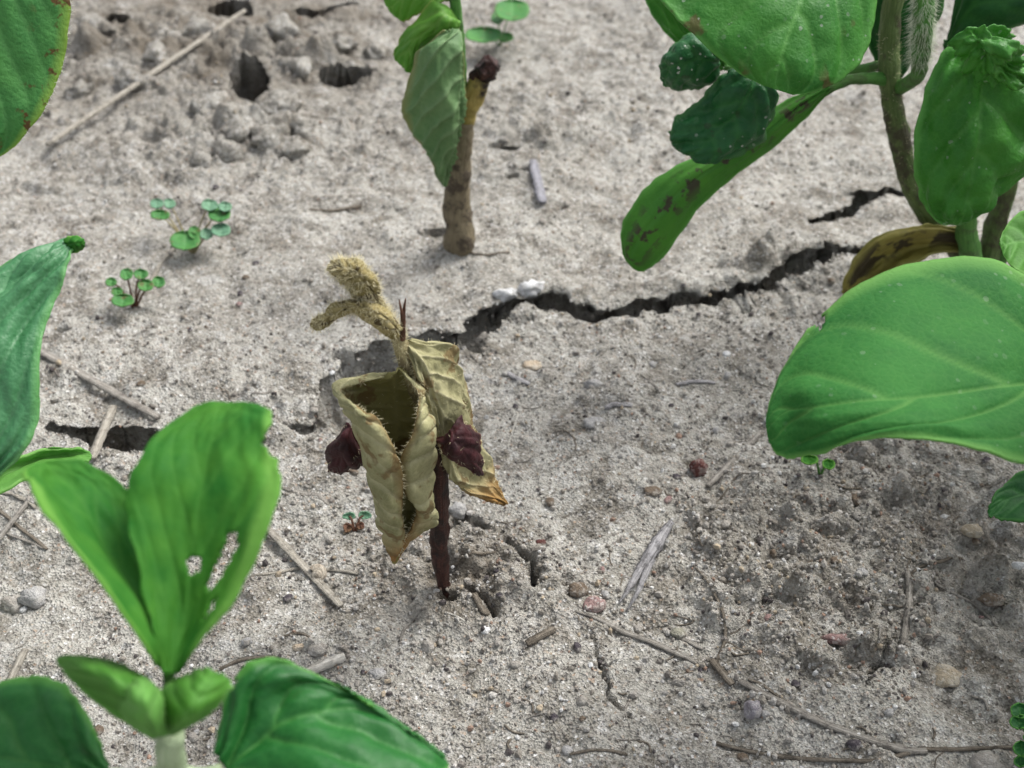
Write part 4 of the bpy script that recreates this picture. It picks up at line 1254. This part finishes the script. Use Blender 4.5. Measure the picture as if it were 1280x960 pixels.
patch("leaf", lp, rows, L_BUD_PALE, mode='Z', nu=40, nv=25, veins=0, bulge=0, crumple=(.03, 3), seed=135, thick=.04)[0]["label"] = "narrow tongue shaped leaf"
tube("petiole", lp, [onY(-128, 470, 11.0), lb + np.array([.15, 0, 4.8])], [.05, .07], S_GREEN, sides=10, seed=136)
tube("petiole", lp, [onZ(-68, 637, 2.95), lb + np.array([.05, -.3, 2.6]), lb + np.array([0, 0, 2.3])], [.06, .06, .07], S_GREEN, sides=10, seed=137)
lb2 = np.array([-9.6, 16.0, hz(-9.6, 16.0)])
lq = thing("soybean_seedling", "seedling holding out a yellow edged leaf speckled with brown spots", "seedling", lb2)
tube("stem", lq, [lb2 + np.array([0, 0, -.4]), lb2 + np.array([0, 0, 3]), lb2 + np.array([.1, -.2, 6.0]), lb2 + np.array([.2, -.3, 7.4])], [.18, .16, .13, .10], S_GREEN, sides=14, seed=141)
rows = [
 [(-60,-95,15.6),(0,-95,15.4),(50,-82,15.5)],
 [(-112,-42,15.3),(-20,-40,15.0),(77,-38,15.15)],
 [(-130,20,15.0),(-30,20,14.7),(87,18,14.9)],
 [(-135,80,14.7),(-40,80,14.4),(78,86,14.6)],
 [(-125,130,14.5),(-45,130,14.15),(53,138,14.3)],
 [(-100,175,14.25),(-40,180,14.0),(16,184,14.1)],
 [(-60,210,14.1),(-40,212,14.0),(-18,206,14.0)]]
lql, PL, NL = patch("leaf", lq, rows, L_LEFT_TOP, nu=70, nv=55, veins=6, vamp=.02, bulge=.03, slope=.5, crumple=(.05, 1.5), seed=143, thick=.03, veinw=.06)
r, d = edge_points(PL, NL, 300, rgh)
hairs("hairs", lql, r, d, .06, HAIR_WHITE, .0025, 8)
tube("petiole", lq, [onY(-128, 40, 14.9), lb2 + np.array([.2, -.3, 6.9])], [.06, .07], S_GREEN, sides=10, seed=144)

# ================================================================== LITTLE WEEDS
def leaflet(parent, px, py, z, rx, ry, mat, seed, tilt=.25):
    """small roundish leaflet; rx, ry in pixels"""
    n = 7
    rows = []
    for k in range(n):
        s = -1 + 2 * k / (n - 1)
        w = math.sqrt(max(0, 1 - s * s)) * .97 + .03
        rows.append([(px - rx * w, py + ry * s, z + .003 * rx - tilt * s * .1), (px, py + ry * s * (1 if k else .7), z - tilt * s * .1), (px + rx * w, py + ry * s, z + .003 * rx - tilt * s * .1)])
    patch("leaf", parent, rows, mat, mode='Z', nu=16, nv=13, veins=0, vamp=.01, bulge=0, crumple=(.015, 2), seed=seed, thick=.02, wob=0)

def weed(name, base, lv, label, cat='weed', mat=None, group=None, smat=None):
    b = GP(*base)
    w = thing(name, label, cat, b, group)
    for k, (px, py, rx, ry, z, *m) in enumerate(lv):
        z = b[2] + z
        e = onZ(px, py, z - .03)
        tube("stalk", w, [b + np.array([0, 0, -.08]), b * .5 + e * .5 + np.array([0, 0, .1]), e], [.022, .018, .014], smat or S_TAN, sides=7, n=10, seed=base[0] + k)
        leaflet(w, px, py, z, rx, ry, m[0] if m else (mat or L_WEED), base[0] + k)
    return w
weed("clover_weed", (240, 316), [(200, 268, 12, 6, .75), (196, 254, 8, 6, .8, L_WEED_PALE), (212, 254, 7, 6, .8, L_WEED_PALE), (231, 300, 19, 12, .45), (243, 290, 8, 8, .5),
                                 (274, 266, 14, 11, .75), (262, 256, 10, 7, .85, L_WEED_PALE), (281, 258, 8, 6, .85, L_WEED_PALE), (276, 287, 12, 8, .6, L_WEED_PALE), (258, 292, 8, 7, .5, L_WEED_PALE)],
     "small clover weed with round green leaflets, the larger of two on bare soil")
weed("clover_weed", (168, 384), [(153, 375, 14, 8, .4), (139, 352, 7, 5, .55), (158, 342, 8, 7, .6), (176, 342, 9, 6, .6), (182, 356, 10, 7, .5), (198, 352, 8, 7, .5), (146, 364, 7, 5, .45)],
     "small clover weed with reddish green leaflets, the smaller of two on bare soil", smat=S_SPIKE)
weed("leafy_weed", (625, 56), [(605, 43, 24, 10, .5), (640, 12, 22, 14, 1.0), (632, 46, 10, 6, .4), (622, 22, 8, 8, .7)], "fresh green weed sprout growing behind the wilting seedling", smat=S_GREEN)
weed("tiny_sprout", (444, 664), [(436, 645, 8, 3.5, .16, L_WEED_PALE), (456, 644, 8, 3.5, .16, L_WEED_PALE), (434, 659, 5, 5, .07, L_WEED_RED), (450, 657, 5, 4, .07, L_WEED_RED)],
     "tiny reddish sprout with two pale seed leaves beside the withered seedling", 'sprout', smat=S_SPIKE)
weed("dark_weed", (1290, 955), [(1275, 888, 11, 9, .55, L_FRONT_DARK), (1274, 902, 11, 8, .5, L_FRONT_DARK), (1277, 935, 10, 9, .4, L_FRONT_DARK), (1292, 920, 12, 9, .5, L_FRONT_DARK), (1276, 952, 8, 6, .3, L_FRONT_DARK), (1300, 940, 12, 9, .5, L_FRONT_DARK)],
     "low dark green weed at the edge of the rough soil", smat=S_GREEN)
weed("tiny_sprout", (1026, 592), [(1012, 574, 11, 6, .35, L_FRONT), (1036, 580, 8, 6, .3, L_FRONT)], "tiny green sprout under the notched broad leaf", 'sprout', smat=S_GREEN)

# ================================================================== STRAW, TWIGS, ROOTS, STONES
STRAW = mat_fibre("straw", (.30, .27, .22), (.45, .415, .355), (.08, .07, .06))
STRAW_GREY = mat_fibre("straw_grey", (.24, .215, .18), (.37, .345, .31), (.06, .05, .045))
WOOD_GREY = mat_fibre("wood_grey", (.20, .19, .19), (.46, .445, .45), (.02, .018, .018), 9)
TWIG = mat_fibre("twig", (.13, .105, .08), (.23, .20, .16), (.035, .028, .022))
STRAW_BLUE = mat_fibre("straw_bluish", (.24, .235, .25), (.34, .335, .37), (.09, .085, .09))
STRAW_WHITE = mat_fibre("straw_white", (.50, .47, .41), (.66, .63, .57), (.25, .22, .18))

def ground_path(px_list, r, lift=0.35, n=26, sink=0.0):
    """a path along the ground through pixels; stiff pieces span the bumps"""
    q = cr(np.array([GP(*p) for p in px_list]), n)
    z = np.array([hz(a[0], a[1]) for a in q])
    for _ in range(3):
        zs = np.convolve(np.pad(z, 2, mode='edge'), np.ones(5) / 5, 'valid')
        z = np.maximum(z * .4 + zs * .6, zs)
    q[:, 2] = z + r * lift - sink
    return q

def piece(name, px_list, r, mat, label, cat, group=None, flat=.6, taper=(1, 1), lift=.35, seed=0, rough=.12, sides=10, stiff=False, ridges=.04, parent=None, sink=0.0):
    P = ground_path(px_list, r, lift, 30, sink)
    if stiff:
        a, b_ = P[0], P[-1]
        k = np.linspace(0, 1, 12)[:, None]
        L = a + (b_ - a) * k
        need = max(0, max(hz(p[0], p[1]) - p[2] for p in L[2:-2]) + r * .15)
        L[:, 2] += need * .6
        P = L
    rad = np.interp(np.linspace(0, 1, 8), [0, .12, .5, .88, 1], [taper[0] * r * .8, r * (.5 + .5 * taper[0]), r, r * (.5 + .5 * taper[1]), taper[1] * r * .8])
    org = None if parent is not None else P.mean(0)
    o = tube(name, parent, P[::2] if len(P) > 14 else P, rad, mat, n=36, sides=sides, rough=rough, flat=flat, seed=seed, origin=org, ridges=ridges)
    if parent is None:
        tag(o, label, cat, group)
    return o

# split grey stick with a forked end
c = GP(806, 712)
fk = thing("wood_splinter", "grey weathered splinter of wood with a forked end", "splinter", c)
a0, a1 = GP(838, 662, .17), GP(800, 722, .15)
tube("shaft", fk, [a0, a0 * .5 + a1 * .5 + np.array([0, 0, .03]), a1], [.05, .105, .085], WOOD_GREY, n=24, sides=12, rough=.16, flat=.55, seed=1, ridges=.14)
tube("prong", fk, [a0 * .25 + a1 * .75 + np.array([-.03, 0, 0]), GP(788, 738, .11), GP(774, 756, .05)], [.07, .045, .012], WOOD_GREY, n=16, sides=9, rough=.16, flat=.5, seed=2, ridges=.1)
tube("prong", fk, [a0 * .25 + a1 * .75 + np.array([.05, 0, -.01]), GP(797, 745, .10), GP(783, 766, .04)], [.06, .035, .008], WOOD_GREY, n=16, sides=9, rough=.16, flat=.5, seed=3, ridges=.1)

piece("twig", [(718, 764), (750, 776), (785, 793), (820, 808), (850, 820), (876, 832)], .045, STRAW_GREY, "long thin dry twig lying above the hairline crack", "twig", taper=(.3, .9), seed=4, ridges=.1)
rt = thing("root", "thin branching dead root curving over the bare soil", "root", GP(905, 790))
piece("branch", [(866, 708), (880, 722), (893, 745), (904, 770), (906, 800), (898, 822), (890, 842)], .026, TWIG, "", "", parent=rt, taper=(.4, 1), seed=5)
piece("branch", [(906, 792), (920, 790), (932, 782)], .012, TWIG, "", "", parent=rt, taper=(1, .4), seed=6)
piece("branch", [(906, 800), (925, 812), (950, 816)], .014, TWIG, "", "", parent=rt, taper=(1, .4), seed=7)
piece("bark_flake", [(889, 828), (901, 844), (915, 860)], .055, TWIG, "short brown flake of bark where the root ends", "bark", flat=.4, seed=8, ridges=.12, stiff=True)
piece("bark_strip", [(924, 853), (960, 872), (1000, 892), (1040, 910), (1085, 926), (1130, 938), (1165, 941)], .055, STRAW_GREY, "long fibrous strip of bark sloping past the purple pebble", "bark", seed=9, ridges=.14, flat=.45)
piece("bark_strip", [(935, 850), (960, 862), (985, 880), (1012, 893)], .022, TWIG, "thin dark fibre lying along the bark strip", "fibre", seed=10)
piece("root_strand", [(895, 930), (940, 940), (990, 948), (1050, 952), (1100, 948), (1150, 938), (1190, 938), (1240, 934), (1285, 936)], .032, TWIG, "long dark wavy root strand below the bark strip", "root", seed=11)
piece("straw", [(322, 650), (352, 684), (380, 716), (405, 742), (427, 760)], .062, STRAW, "flat pale straw crossing under the snail shell", "straw", flat=.35, lift=1.1, seed=12, stiff=True)
piece("twig", [(314, 720), (345, 716), (372, 712), (400, 712), (430, 715), (452, 718)], .028, STRAW, "thin pale twig beside the snail shell", "twig", seed=13)
piece("straw", [(384, 842), (406, 833), (431, 822)], .068, STRAW_WHITE, "short white round straw poking out behind the dark lower leaf", "straw", flat=.9, seed=14, stiff=True, taper=(1.1, 1.1))
piece("straw", [(42, 440), (80, 466), (120, 492), (160, 514), (204, 545)], .075, STRAW_GREY, "long grey straw slanting across the dark hole", "straw", flat=.5, seed=15, stiff=True, lift=.8, ridges=.1)
piece("straw", [(143, 512), (132, 540), (117, 580)], .085, STRAW, "broad flat split straw leaning over the dark hole", "straw", flat=.25, seed=16, stiff=True, lift=1.0, taper=(1.1, 1.1))
piece("straw", [(-10, 632), (25, 660), (62, 690)], .03, TWIG, "thin brown straw by the hole, beneath the narrow tongue leaf", "straw", seed=17)
piece("straw", [(-5, 665), (20, 672), (58, 688)], .022, STRAW_GREY, "fine grey stalk near the pale stone", "straw", seed=18)
piece("straw", [(-8, 690), (30, 640), (52, 612)], .05, STRAW_GREY, "pale slanting straw stub under the narrow tongue leaf", "straw", flat=.4, seed=51, stiff=True)
piece("straw", [(-10, 612), (22, 622), (48, 640)], .035, STRAW, "thin straw lying under the broad bluish leaf", "straw", flat=.5, seed=52)
piece("straw", [(352, 608), (390, 618), (412, 632)], .045, STRAW_GREY, "faint half buried straw near the tiny reddish sprout", "straw", flat=.4, seed=53, sink=.02)
piece("straw", [(8, 862), (20, 838), (32, 813)], .06, STRAW, "short straw stub behind the dark lower leaf's back", "straw", seed=19, stiff=True)
piece("straw", [(62, 192), (120, 150), (180, 112), (240, 72), (308, 28)], .085, STRAW, "very long pale straw lying among the clods", "straw", flat=.6, seed=20, stiff=True, lift=.8)
piece("straw", [(666, 204), (672, 228), (678, 258)], .11, STRAW_BLUE, "bluish grey straw stub behind the crack", "straw", flat=.5, seed=21, stiff=True)
piece("twig", [(384, 262), (415, 264), (455, 258)], .05, TWIG, "short brown twig near the wilting seedling", "twig", seed=22, taper=(.6, 1))
piece("twig", [(560, 306), (600, 318), (640, 316)], .03, TWIG, "dark rootlet at the foot of the wilting seedling", "twig", seed=23)
piece("straw", [(884, 612), (905, 590), (925, 570), (948, 548)], .055, STRAW_GREY, "straight straw beside the red stone", "straw", flat=.5, seed=24, stiff=True)
piece("twig", [(1134, 716), (1136, 745), (1134, 775), (1128, 812)], .055, STRAW_GREY, "upright grey stalk on the rough soil with a bent top", "twig", seed=25, ridges=.12)
piece("twig", [(1136, 722), (1150, 710), (1175, 706), (1205, 702)], .03, TWIG, "thin dark stalk crossing the top of the grey stalk", "twig", seed=26)
piece("twig", [(1165, 722), (1195, 745), (1225, 762), (1250, 785)], .026, STRAW_GREY, "faint thin stalk sloping toward the brown stone", "twig", seed=27)
piece("straw", [(845, 481), (868, 477), (896, 480)], .04, WOOD_GREY, "flat grey chip of straw on the open crust", "straw", flat=.3, seed=28)
piece("straw", [(756, 512), (772, 507), (792, 508)], .055, WOOD_GREY, "short dark grey splinter by the whitish flake", "splinter", flat=.4, seed=29)
piece("straw", [(634, 466), (648, 474), (663, 481)], .05, WOOD_GREY, "small grey splinter near the ochre shell bit", "splinter", flat=.5, seed=30)
piece("straw", [(648, 518), (641, 540), (634, 562)], .016, STRAW_WHITE, "fine pale blade of dry grass beside the tan leaf", "straw", seed=31)
piece("straw", [(598, 440), (604, 430), (609, 421)], .075, STRAW_GREY, "stubby grey straw end at the lip of the crack", "straw", flat=.7, seed=32, stiff=True)
piece("straw", [(500, 802), (508, 784), (520, 770), (538, 762)], .022, STRAW_GREY, "curved grey rootlet below the dead stem", "root", seed=33)
piece("straw", [(556, 766), (570, 770), (582, 778)], .016, STRAW_WHITE, "fine white rootlet at the foot of the dead stem", "root", seed=34)
piece("bark_flake", [(588, 745), (600, 758), (612, 770)], .05, TWIG, "dark shreds of root beside the dead stem", "root", flat=.5, seed=35, ridges=.15)
piece("bark_flake", [(577, 640), (588, 655), (597, 668)], .06, STRAW_GREY, "grey shred of bark behind the dead stem", "bark", flat=.5, seed=36, ridges=.15)
piece("twig", [(560, 708), (590, 702), (622, 692)], .028, TWIG, "dark twiglet pointing away from the dead stem", "twig", seed=37)
piece("bark_flake", [(658, 806), (676, 796), (694, 786)], .06, TWIG, "small dark chip of bark on pale sand", "bark", flat=.5, seed=38, ridges=.12)
piece("twig", [(712, 944), (740, 938), (770, 940), (786, 944)], .022, TWIG, "small wavy fibre on the pale sand", "fibre", seed=39)
piece("twig", [(845, 770), (868, 776), (842, 782)], .012, TWIG, "tiny hooked fibre near the olive pebble", "fibre", seed=40)
piece("twig", [(842, 792), (860, 802), (880, 812)], .03, STRAW_GREY, "grey shred lying along the long thin twig", "fibre", seed=41, flat=.5)
piece("twig", [(275, 838), (300, 826), (335, 822), (360, 826)], .03, TWIG, "dark stem fragment arching behind the dark lower leaf", "twig", seed=42)
piece("twig", [(355, 796), (372, 792), (388, 797)], .022, TWIG, "short dark fibre near the orange fragment", "fibre", seed=43)
piece("twig", [(895, 628), (910, 610), (925, 592), (950, 598)], .014, TWIG, "hair thin forked rootlet beside the straight straw", "root", seed=44)
piece("twig", [(1050, 702), (1080, 690), (1090, 682)], .012, STRAW_GREY, "pale curved fibre on the shaded soil", "fibre", seed=45)
piece("straw", [(240, 290), (200, 330), (180, 370)], .05, STRAW, "faint pale straw beside the larger clover weed", "straw", flat=.3, seed=46)
MARKS = [((548, 745), "the dead stem"), ((806, 712), "the forked splinter"), ((872, 586), "the dark red stone"), ((940, 884), "the purple pebble"), ((1180, 842), "the flat tan stone"),
         ((1050, 790), "the pink sliver of stone"), ((1215, 660), "the low dark leaf"), ((768, 860), "the hairline crack"), ((398, 715), "the snail shell"), ((45, 742), "the pale grey lump"),
         ((168, 384), "the smaller clover weed"), ((240, 316), "the larger clover weed"), ((573, 306), "the wilting seedling's foot"), ((650, 362), "the chalky white lumps"), ((665, 453), "the ochre shell bit"),
         ((742, 522), "the whitish flake"), ((905, 800), "the branching root"), ((410, 832), "the white round straw"), ((150, 550), "the dark hole"), ((1060, 600), "the shade under the notched leaf"),
         ((1080, 265), "the short upper crack"), ((900, 372), "the long crack"), ((1134, 760), "the upright grey stalk"), ((1100, 928), "the bark strip"), ((430, 490), "the ledge of the crack"), ((310, 170), "the clods at the back"),
         ((560, 890), "the tip of the dark lower leaf"), ((800, 300), "the tip of the spotted cotyledon"), ((869, 479), "the flat grey chip")]
def nearest_mark(px, py):
    g = G(px, py)
    return min(MARKS, key=lambda m: float(np.hypot(*(G(*m[0]) - g))))[1]
# unremarkable fibres scattered over the crust
rf = np.random.default_rng(19)
for k in range(110):
    px, py = rf.uniform(20, 1270), rf.uniform(400, 950)
    L = rf.uniform(10, 34); a_ = rf.uniform(0, 3.14)
    if rf.random() < .6: px = rf.uniform(560, 1270)
    bend = rf.uniform(-.6, .6)
    pts = [(px, py), (px + L * .5 * math.cos(a_), py + L * .5 * math.sin(a_) * .7), (px + L * math.cos(a_ + bend), py + L * math.sin(a_ + bend) * .7)]
    piece("root_fibre", pts, rf.uniform(.008, .02), TWIG if rf.random() < .6 else STRAW_GREY, "hair thin dead root fibre on the crust near %s" % nearest_mark(px, py), "fibre", "root fibres near %s" % nearest_mark(px, py), seed=300 + k, sides=6, lift=.8)

# ------------------------------------------------------------------ stones
def stone_mesh(r, asp, seed, cuts=5, bumpy=.13):
    v, f = IV.copy(), IF.tolist()
    for _ in range(2):
        cache = {}; v = v.tolist(); nf = []
        def midp(a, b):
            k = (min(a, b), max(a, b))
            if k not in cache:
                m = (np.array(v[a]) + np.array(v[b])); v.append((m / np.linalg.norm(m)).tolist()); cache[k] = len(v) - 1
            return cache[k]
        for (a, b, c) in f:
            x, y, z = midp(a, b), midp(b, c), midp(c, a)
            nf += [(a, x, z), (b, y, x), (c, z, y), (x, y, z)]
        v = np.array(v); f = nf
    rg_ = np.random.default_rng(seed)
    for _ in range(cuts):
        n = rg_.normal(0, 1, 3); n /= np.linalg.norm(n); d = rg_.uniform(.55, .85)
        s = v @ n
        v = v - np.clip(s - d, 0, 1)[:, None] * n[None] * .85
    v = v * (1 + bumpy * fbm(v[:, 0] * 2 + seed, v[:, 1] * 2 + v[:, 2] * 1.7, seed, 3))[:, None]
    return v * np.array(asp) * r, f

def stone(name, px, py, wpx, asp, mat, label, cat='stone', group=None, seed=0, sink=.38, cuts=5, rot=0, bumpy=.22):
    g = GP(px, py + wpx * .2)
    d = g[1] * cp + (HCAM - g[2]) * sp
    r = wpx * .5 * d / FPX
    v, f = stone_mesh(r, asp, seed, cuts, bumpy)
    c_, s_ = math.cos(rot), math.sin(rot)
    v = np.stack([v[:, 0] * c_ - v[:, 1] * s_, v[:, 0] * s_ + v[:, 1] * c_, v[:, 2]], -1)
    ctr = g + np.array([0, 0, r * asp[2] * (1 - 2 * sink) + 0])
    o = make_mesh(name, v + ctr, f, mat, None, True, None, origin=ctr)
    tag(o, label, cat, group)
    return o

ST_RED = mat_stone("stone_red", (.075, .030, .026), (.15, .065, .055))
ST_BROWN = mat_stone("stone_brown", (.12, .09, .065), (.20, .155, .115))
ST_PINK = mat_stone("stone_pink", (.24, .15, .14), (.33, .23, .21), speck=.35)
ST_OLIVE = mat_stone("stone_olive", (.24, .23, .18), (.31, .295, .235))
ST_PURPLE = mat_stone("stone_purple", (.17, .15, .165), (.33, .31, .33))
ST_TAN = mat_stone("stone_tan", (.30, .25, .18), (.38, .33, .25))
ST_WHITE = mat_stone("stone_white", (.52, .52, .52), (.78, .78, .78), speck=.15)
ST_GREY = mat_stone("stone_grey", (.30, .29, .28), (.42, .41, .40))
ST_OCHRE = mat_stone("stone_ochre", (.44, .35, .25), (.58, .49, .38), speck=.1)
ST_SOIL = mat_stone("stone_soil", (.27, .245, .215), (.38, .355, .32))
M_SOIL_CLOD = M_SOIL
ST_DARK = mat_stone("stone_dark", (.05, .045, .05), (.12, .10, .11))
stone("stone", 872, 586, 25, (1, .85, 1.05), ST_RED, "dark red rounded stone beside the straight straw", seed=1, sink=.2)
stone("pebble", 676, 677, 13, (1, .8, .75), ST_RED, "tiny smooth reddish pebble near the small gap in the crust", 'pebble', seed=2, cuts=0)
stone("stone", 723, 735, 26, (1, .8, .75), ST_BROWN, "angular brown stone next to the pinkish one", seed=3, sink=.3)
stone("stone", 741, 752, 32, (1, .7, .6), ST_PINK, "rough pinkish speckled stone under the forked splinter", seed=4, sink=.35)
stone("pebble", 847, 789, 19, (1, .9, .6), ST_OLIVE, "flat olive pebble above the long thin twig", 'pebble', seed=5, cuts=2)
stone("pebble", 940, 884, 28, (.85, 1, .9), ST_PURPLE, "purple and grey pebble below the bark strip", 'pebble', seed=6, cuts=6, sink=.3)
stone("stone", 1180, 842, 46, (1, .85, .42), ST_TAN, "flat tan angular stone on the rough soil", seed=7, cuts=14, sink=.2, bumpy=.12)
stone("stone", 1050, 790, 54, (1, .32, .28), ST_PINK, "long pink sliver of stone", seed=8, cuts=6, sink=.3)
stone("stone", 1215, 660, 30, (1, .7, .55), ST_TAN, "small ochre tan stone near the low dark leaf", seed=9, sink=.3)
stone("stone", 1238, 746, 36, (1, .5, .5), ST_BROWN, "oblong dark brown stone by the faint stalk", seed=10, cuts=2, sink=.3)
stone("stone", 1274, 704, 24, (1, .7, .6), ST_WHITE, "white chip of stone near the oblong brown stone", seed=11)
stone("soil_lump", 632, 366, 30, (1, .7, .7), ST_WHITE, "smaller of two chalky white lumps on the lip of the crack", 'lump', seed=12, cuts=2, sink=.3, bumpy=.38)
stone("soil_lump", 664, 356, 36, (1, .6, .65), ST_WHITE, "larger of two chalky white lumps on the lip of the crack", 'lump', seed=13, cuts=2, sink=.3, rot=.5, bumpy=.38)
stone("shell_bit", 665, 453, 24, (1, .7, .5), ST_OCHRE, "ochre shell fragment on the open crust", 'shell', seed=14)
stone("pebble", 742, 477, 26, (1, .55, .5), ST_GREY, "oblong grey green pebble on the open crust", 'pebble', seed=15, cuts=2)
stone("flake", 742, 522, 34, (1, .7, .3), ST_GREY, "angular whitish flake on the open crust", 'flake', seed=16, cuts=8)
stone("stone", 45, 742, 40, (1, .7, .6), ST_GREY, "pale grey lump beside the front seedling", seed=17, cuts=7, sink=.25)
stone("stone", 18, 750, 32, (1, .8, .6), ST_SOIL, "soil coloured stone beside the pale grey lump", seed=18)
stone("shell_bit", 372, 806, 17, (1, .7, .5), ST_OCHRE, "small orange tan fragment near the white straw", 'shell', seed=19, cuts=8)
stone("stone", 397, 808, 26, (1, .8, .6), ST_SOIL, "rounded soil coloured stone behind the white straw", seed=20, cuts=2)
stone("stone", 472, 838, 24, (1, .8, .5), ST_GREY, "flat bluish grey stone on pale sand", seed=21)
stone("stone", 535, 806, 20, (.8, 1, .8), ST_SOIL, "upright grey clod stone under the dead seedling", seed=22, cuts=3)
stone("pebble", 310, 800, 16, (1, .8, .6), ST_GREY, "small bluish pebble behind the dark stem fragment", 'pebble', seed=23, cuts=2)
stone("stone", 1232, 948, 40, (1, .8, .6), ST_SOIL, "rounded tan grey stone touching the wavy root strand", seed=24, cuts=3)
stone("pebble", 928, 944, 14, (1, .9, .5), ST_BROWN, "small round brown pebble lying on the root strand", 'pebble', seed=25, cuts=0)
stone("stone", 1068, 928, 20, (1, .8, .7), ST_DARK, "blackish small stone under the bark strip", seed=26)
stone("stone", 575, 640, 26, (1, .9, .7), ST_GREY, "grey round stone lodged behind the dead stem", seed=27, cuts=2)
stone("stone", 815, 610, 26, (1, .6, .5), ST_BROWN, "small brown wedge stone on the open crust", seed=28)
stone("stone", 1070, 620, 22, (.8, 1, .5), ST_BROWN, "brown lump in the shade of the notched leaf", seed=29)
stone("pebble", 1005, 721, 13, (1, .9, .7), ST_DARK, "dark round pebble on the shaded soil", 'pebble', seed=30, cuts=1)
mats = [ST_SOIL, ST_SOIL, ST_SOIL, ST_SOIL, ST_GREY, ST_GREY, ST_BROWN, ST_BROWN, ST_DARK, ST_DARK, ST_WHITE, ST_PINK]
words = {ST_SOIL.name: "soil coloured", ST_GREY.name: "light grey", ST_BROWN.name: "brown", ST_DARK.name: "blackish", ST_WHITE.name: "white", ST_PINK.name: "pinkish"}
rs = np.random.default_rng(23)
for k in range(150):
    px, py = rs.uniform(15, 1268), rs.uniform(230, 955)
    m_ = mats[rs.integers(0, len(mats))]
    w = rs.uniform(6, 15) * (.6 + .5 * py / 960)
    stone("pebble", px, py, w, (1, rs.uniform(.6, 1), rs.uniform(.5, .85)), m_, "tiny %s pebble half sunk near %s" % (words[m_.name], nearest_mark(px, py)), 'pebble', "tiny %s pebbles near %s" % (words[m_.name], nearest_mark(px, py)), seed=400 + k, cuts=int(rs.integers(0, 6)), sink=.38, rot=rs.uniform(0, 3))

for k, (px, py, w) in enumerate([(345, 128, 62), (300, 150, 50), (372, 70, 58), (262, 125, 56), (405, 62, 50), (335, 165, 58), (380, 150, 44), (285, 180, 48), (470, 60, 40), (350, 30, 60), (245, 30, 60), (195, 60, 50), (110, 25, 46), (430, 48, 40), (165, 95, 44), (100, 110, 40), (250, 195, 40), (370, 185, 36)]):
    w_ = "larger" if w >= 50 else "smaller"
    stone("soil_clod", px, py, w, (1, .8, .62), M_SOIL_CLOD, "%s crumbly grey clod of soil among the dark holes" % w_, 'clod', "%s soil clods among the dark holes" % w_, seed=700 + k, cuts=9, sink=.42, rot=k * 1.3, bumpy=.34)
# ------------------------------------------------------------------ snail shell
def snail(px, py, wpx):
    g = GP(px, py + wpx * .3)
    d = g[1] * cp + (HCAM - g[2]) * sp
    R = wpx * .5 * d / FPX
    turns, n, sides = 3.4, 90, 12
    ang = np.linspace(0, turns * 2 * np.pi, n)
    k = np.exp((ang / ang[-1] - 1) * 2.3)
    rr = R * .62 * k
    tr = R * .44 * k
    ctr = np.stack([rr * np.cos(ang), rr * np.sin(ang), -R * .9 * k + R * .45], -1)
    th = np.linspace(0, 2 * np.pi, sides, endpoint=False)
    V = []
    for c_, a_, t_ in zip(ctr, ang, tr):
        e = np.array([math.cos(a_), math.sin(a_), 0])
        for q in th:
            V.append(c_ + t_ * (e * math.cos(q) + np.array([0, 0, 1]) * math.sin(q)))
    V = np.array(V)
    # tip the spire towards the camera and up
    tl_ = math.radians(48)
    Rx = np.array([[1, 0, 0], [0, math.cos(tl_), -math.sin(tl_)], [0, math.sin(tl_), math.cos(tl_)]])
    V = V @ Rx.T
    V = V + g + np.array([0, 0, -V[:, 2].min() - .02])
    F = []
    for i in range(n - 1):
        for j in range(sides):
            q = (j + 1) % sides
            F.append((i * sides + j, i * sides + q, (i + 1) * sides + q, (i + 1) * sides + j))
    st = np.stack([np.repeat(ang * .6, sides), np.tile(np.sin(th), n), np.tile(np.cos(th), n)], -1)
    o = make_mesh("snail_shell", V, F, SHELL, None, True, {'st': st}, origin=g)
    tag(o, "small pale coiled snail shell lying on crossed straws", "snail shell")
SHELL = mat_fibre("shell", (.50, .42, .32), (.62, .56, .47), (.20, .14, .09), 5)
snail(398, 715, 27)
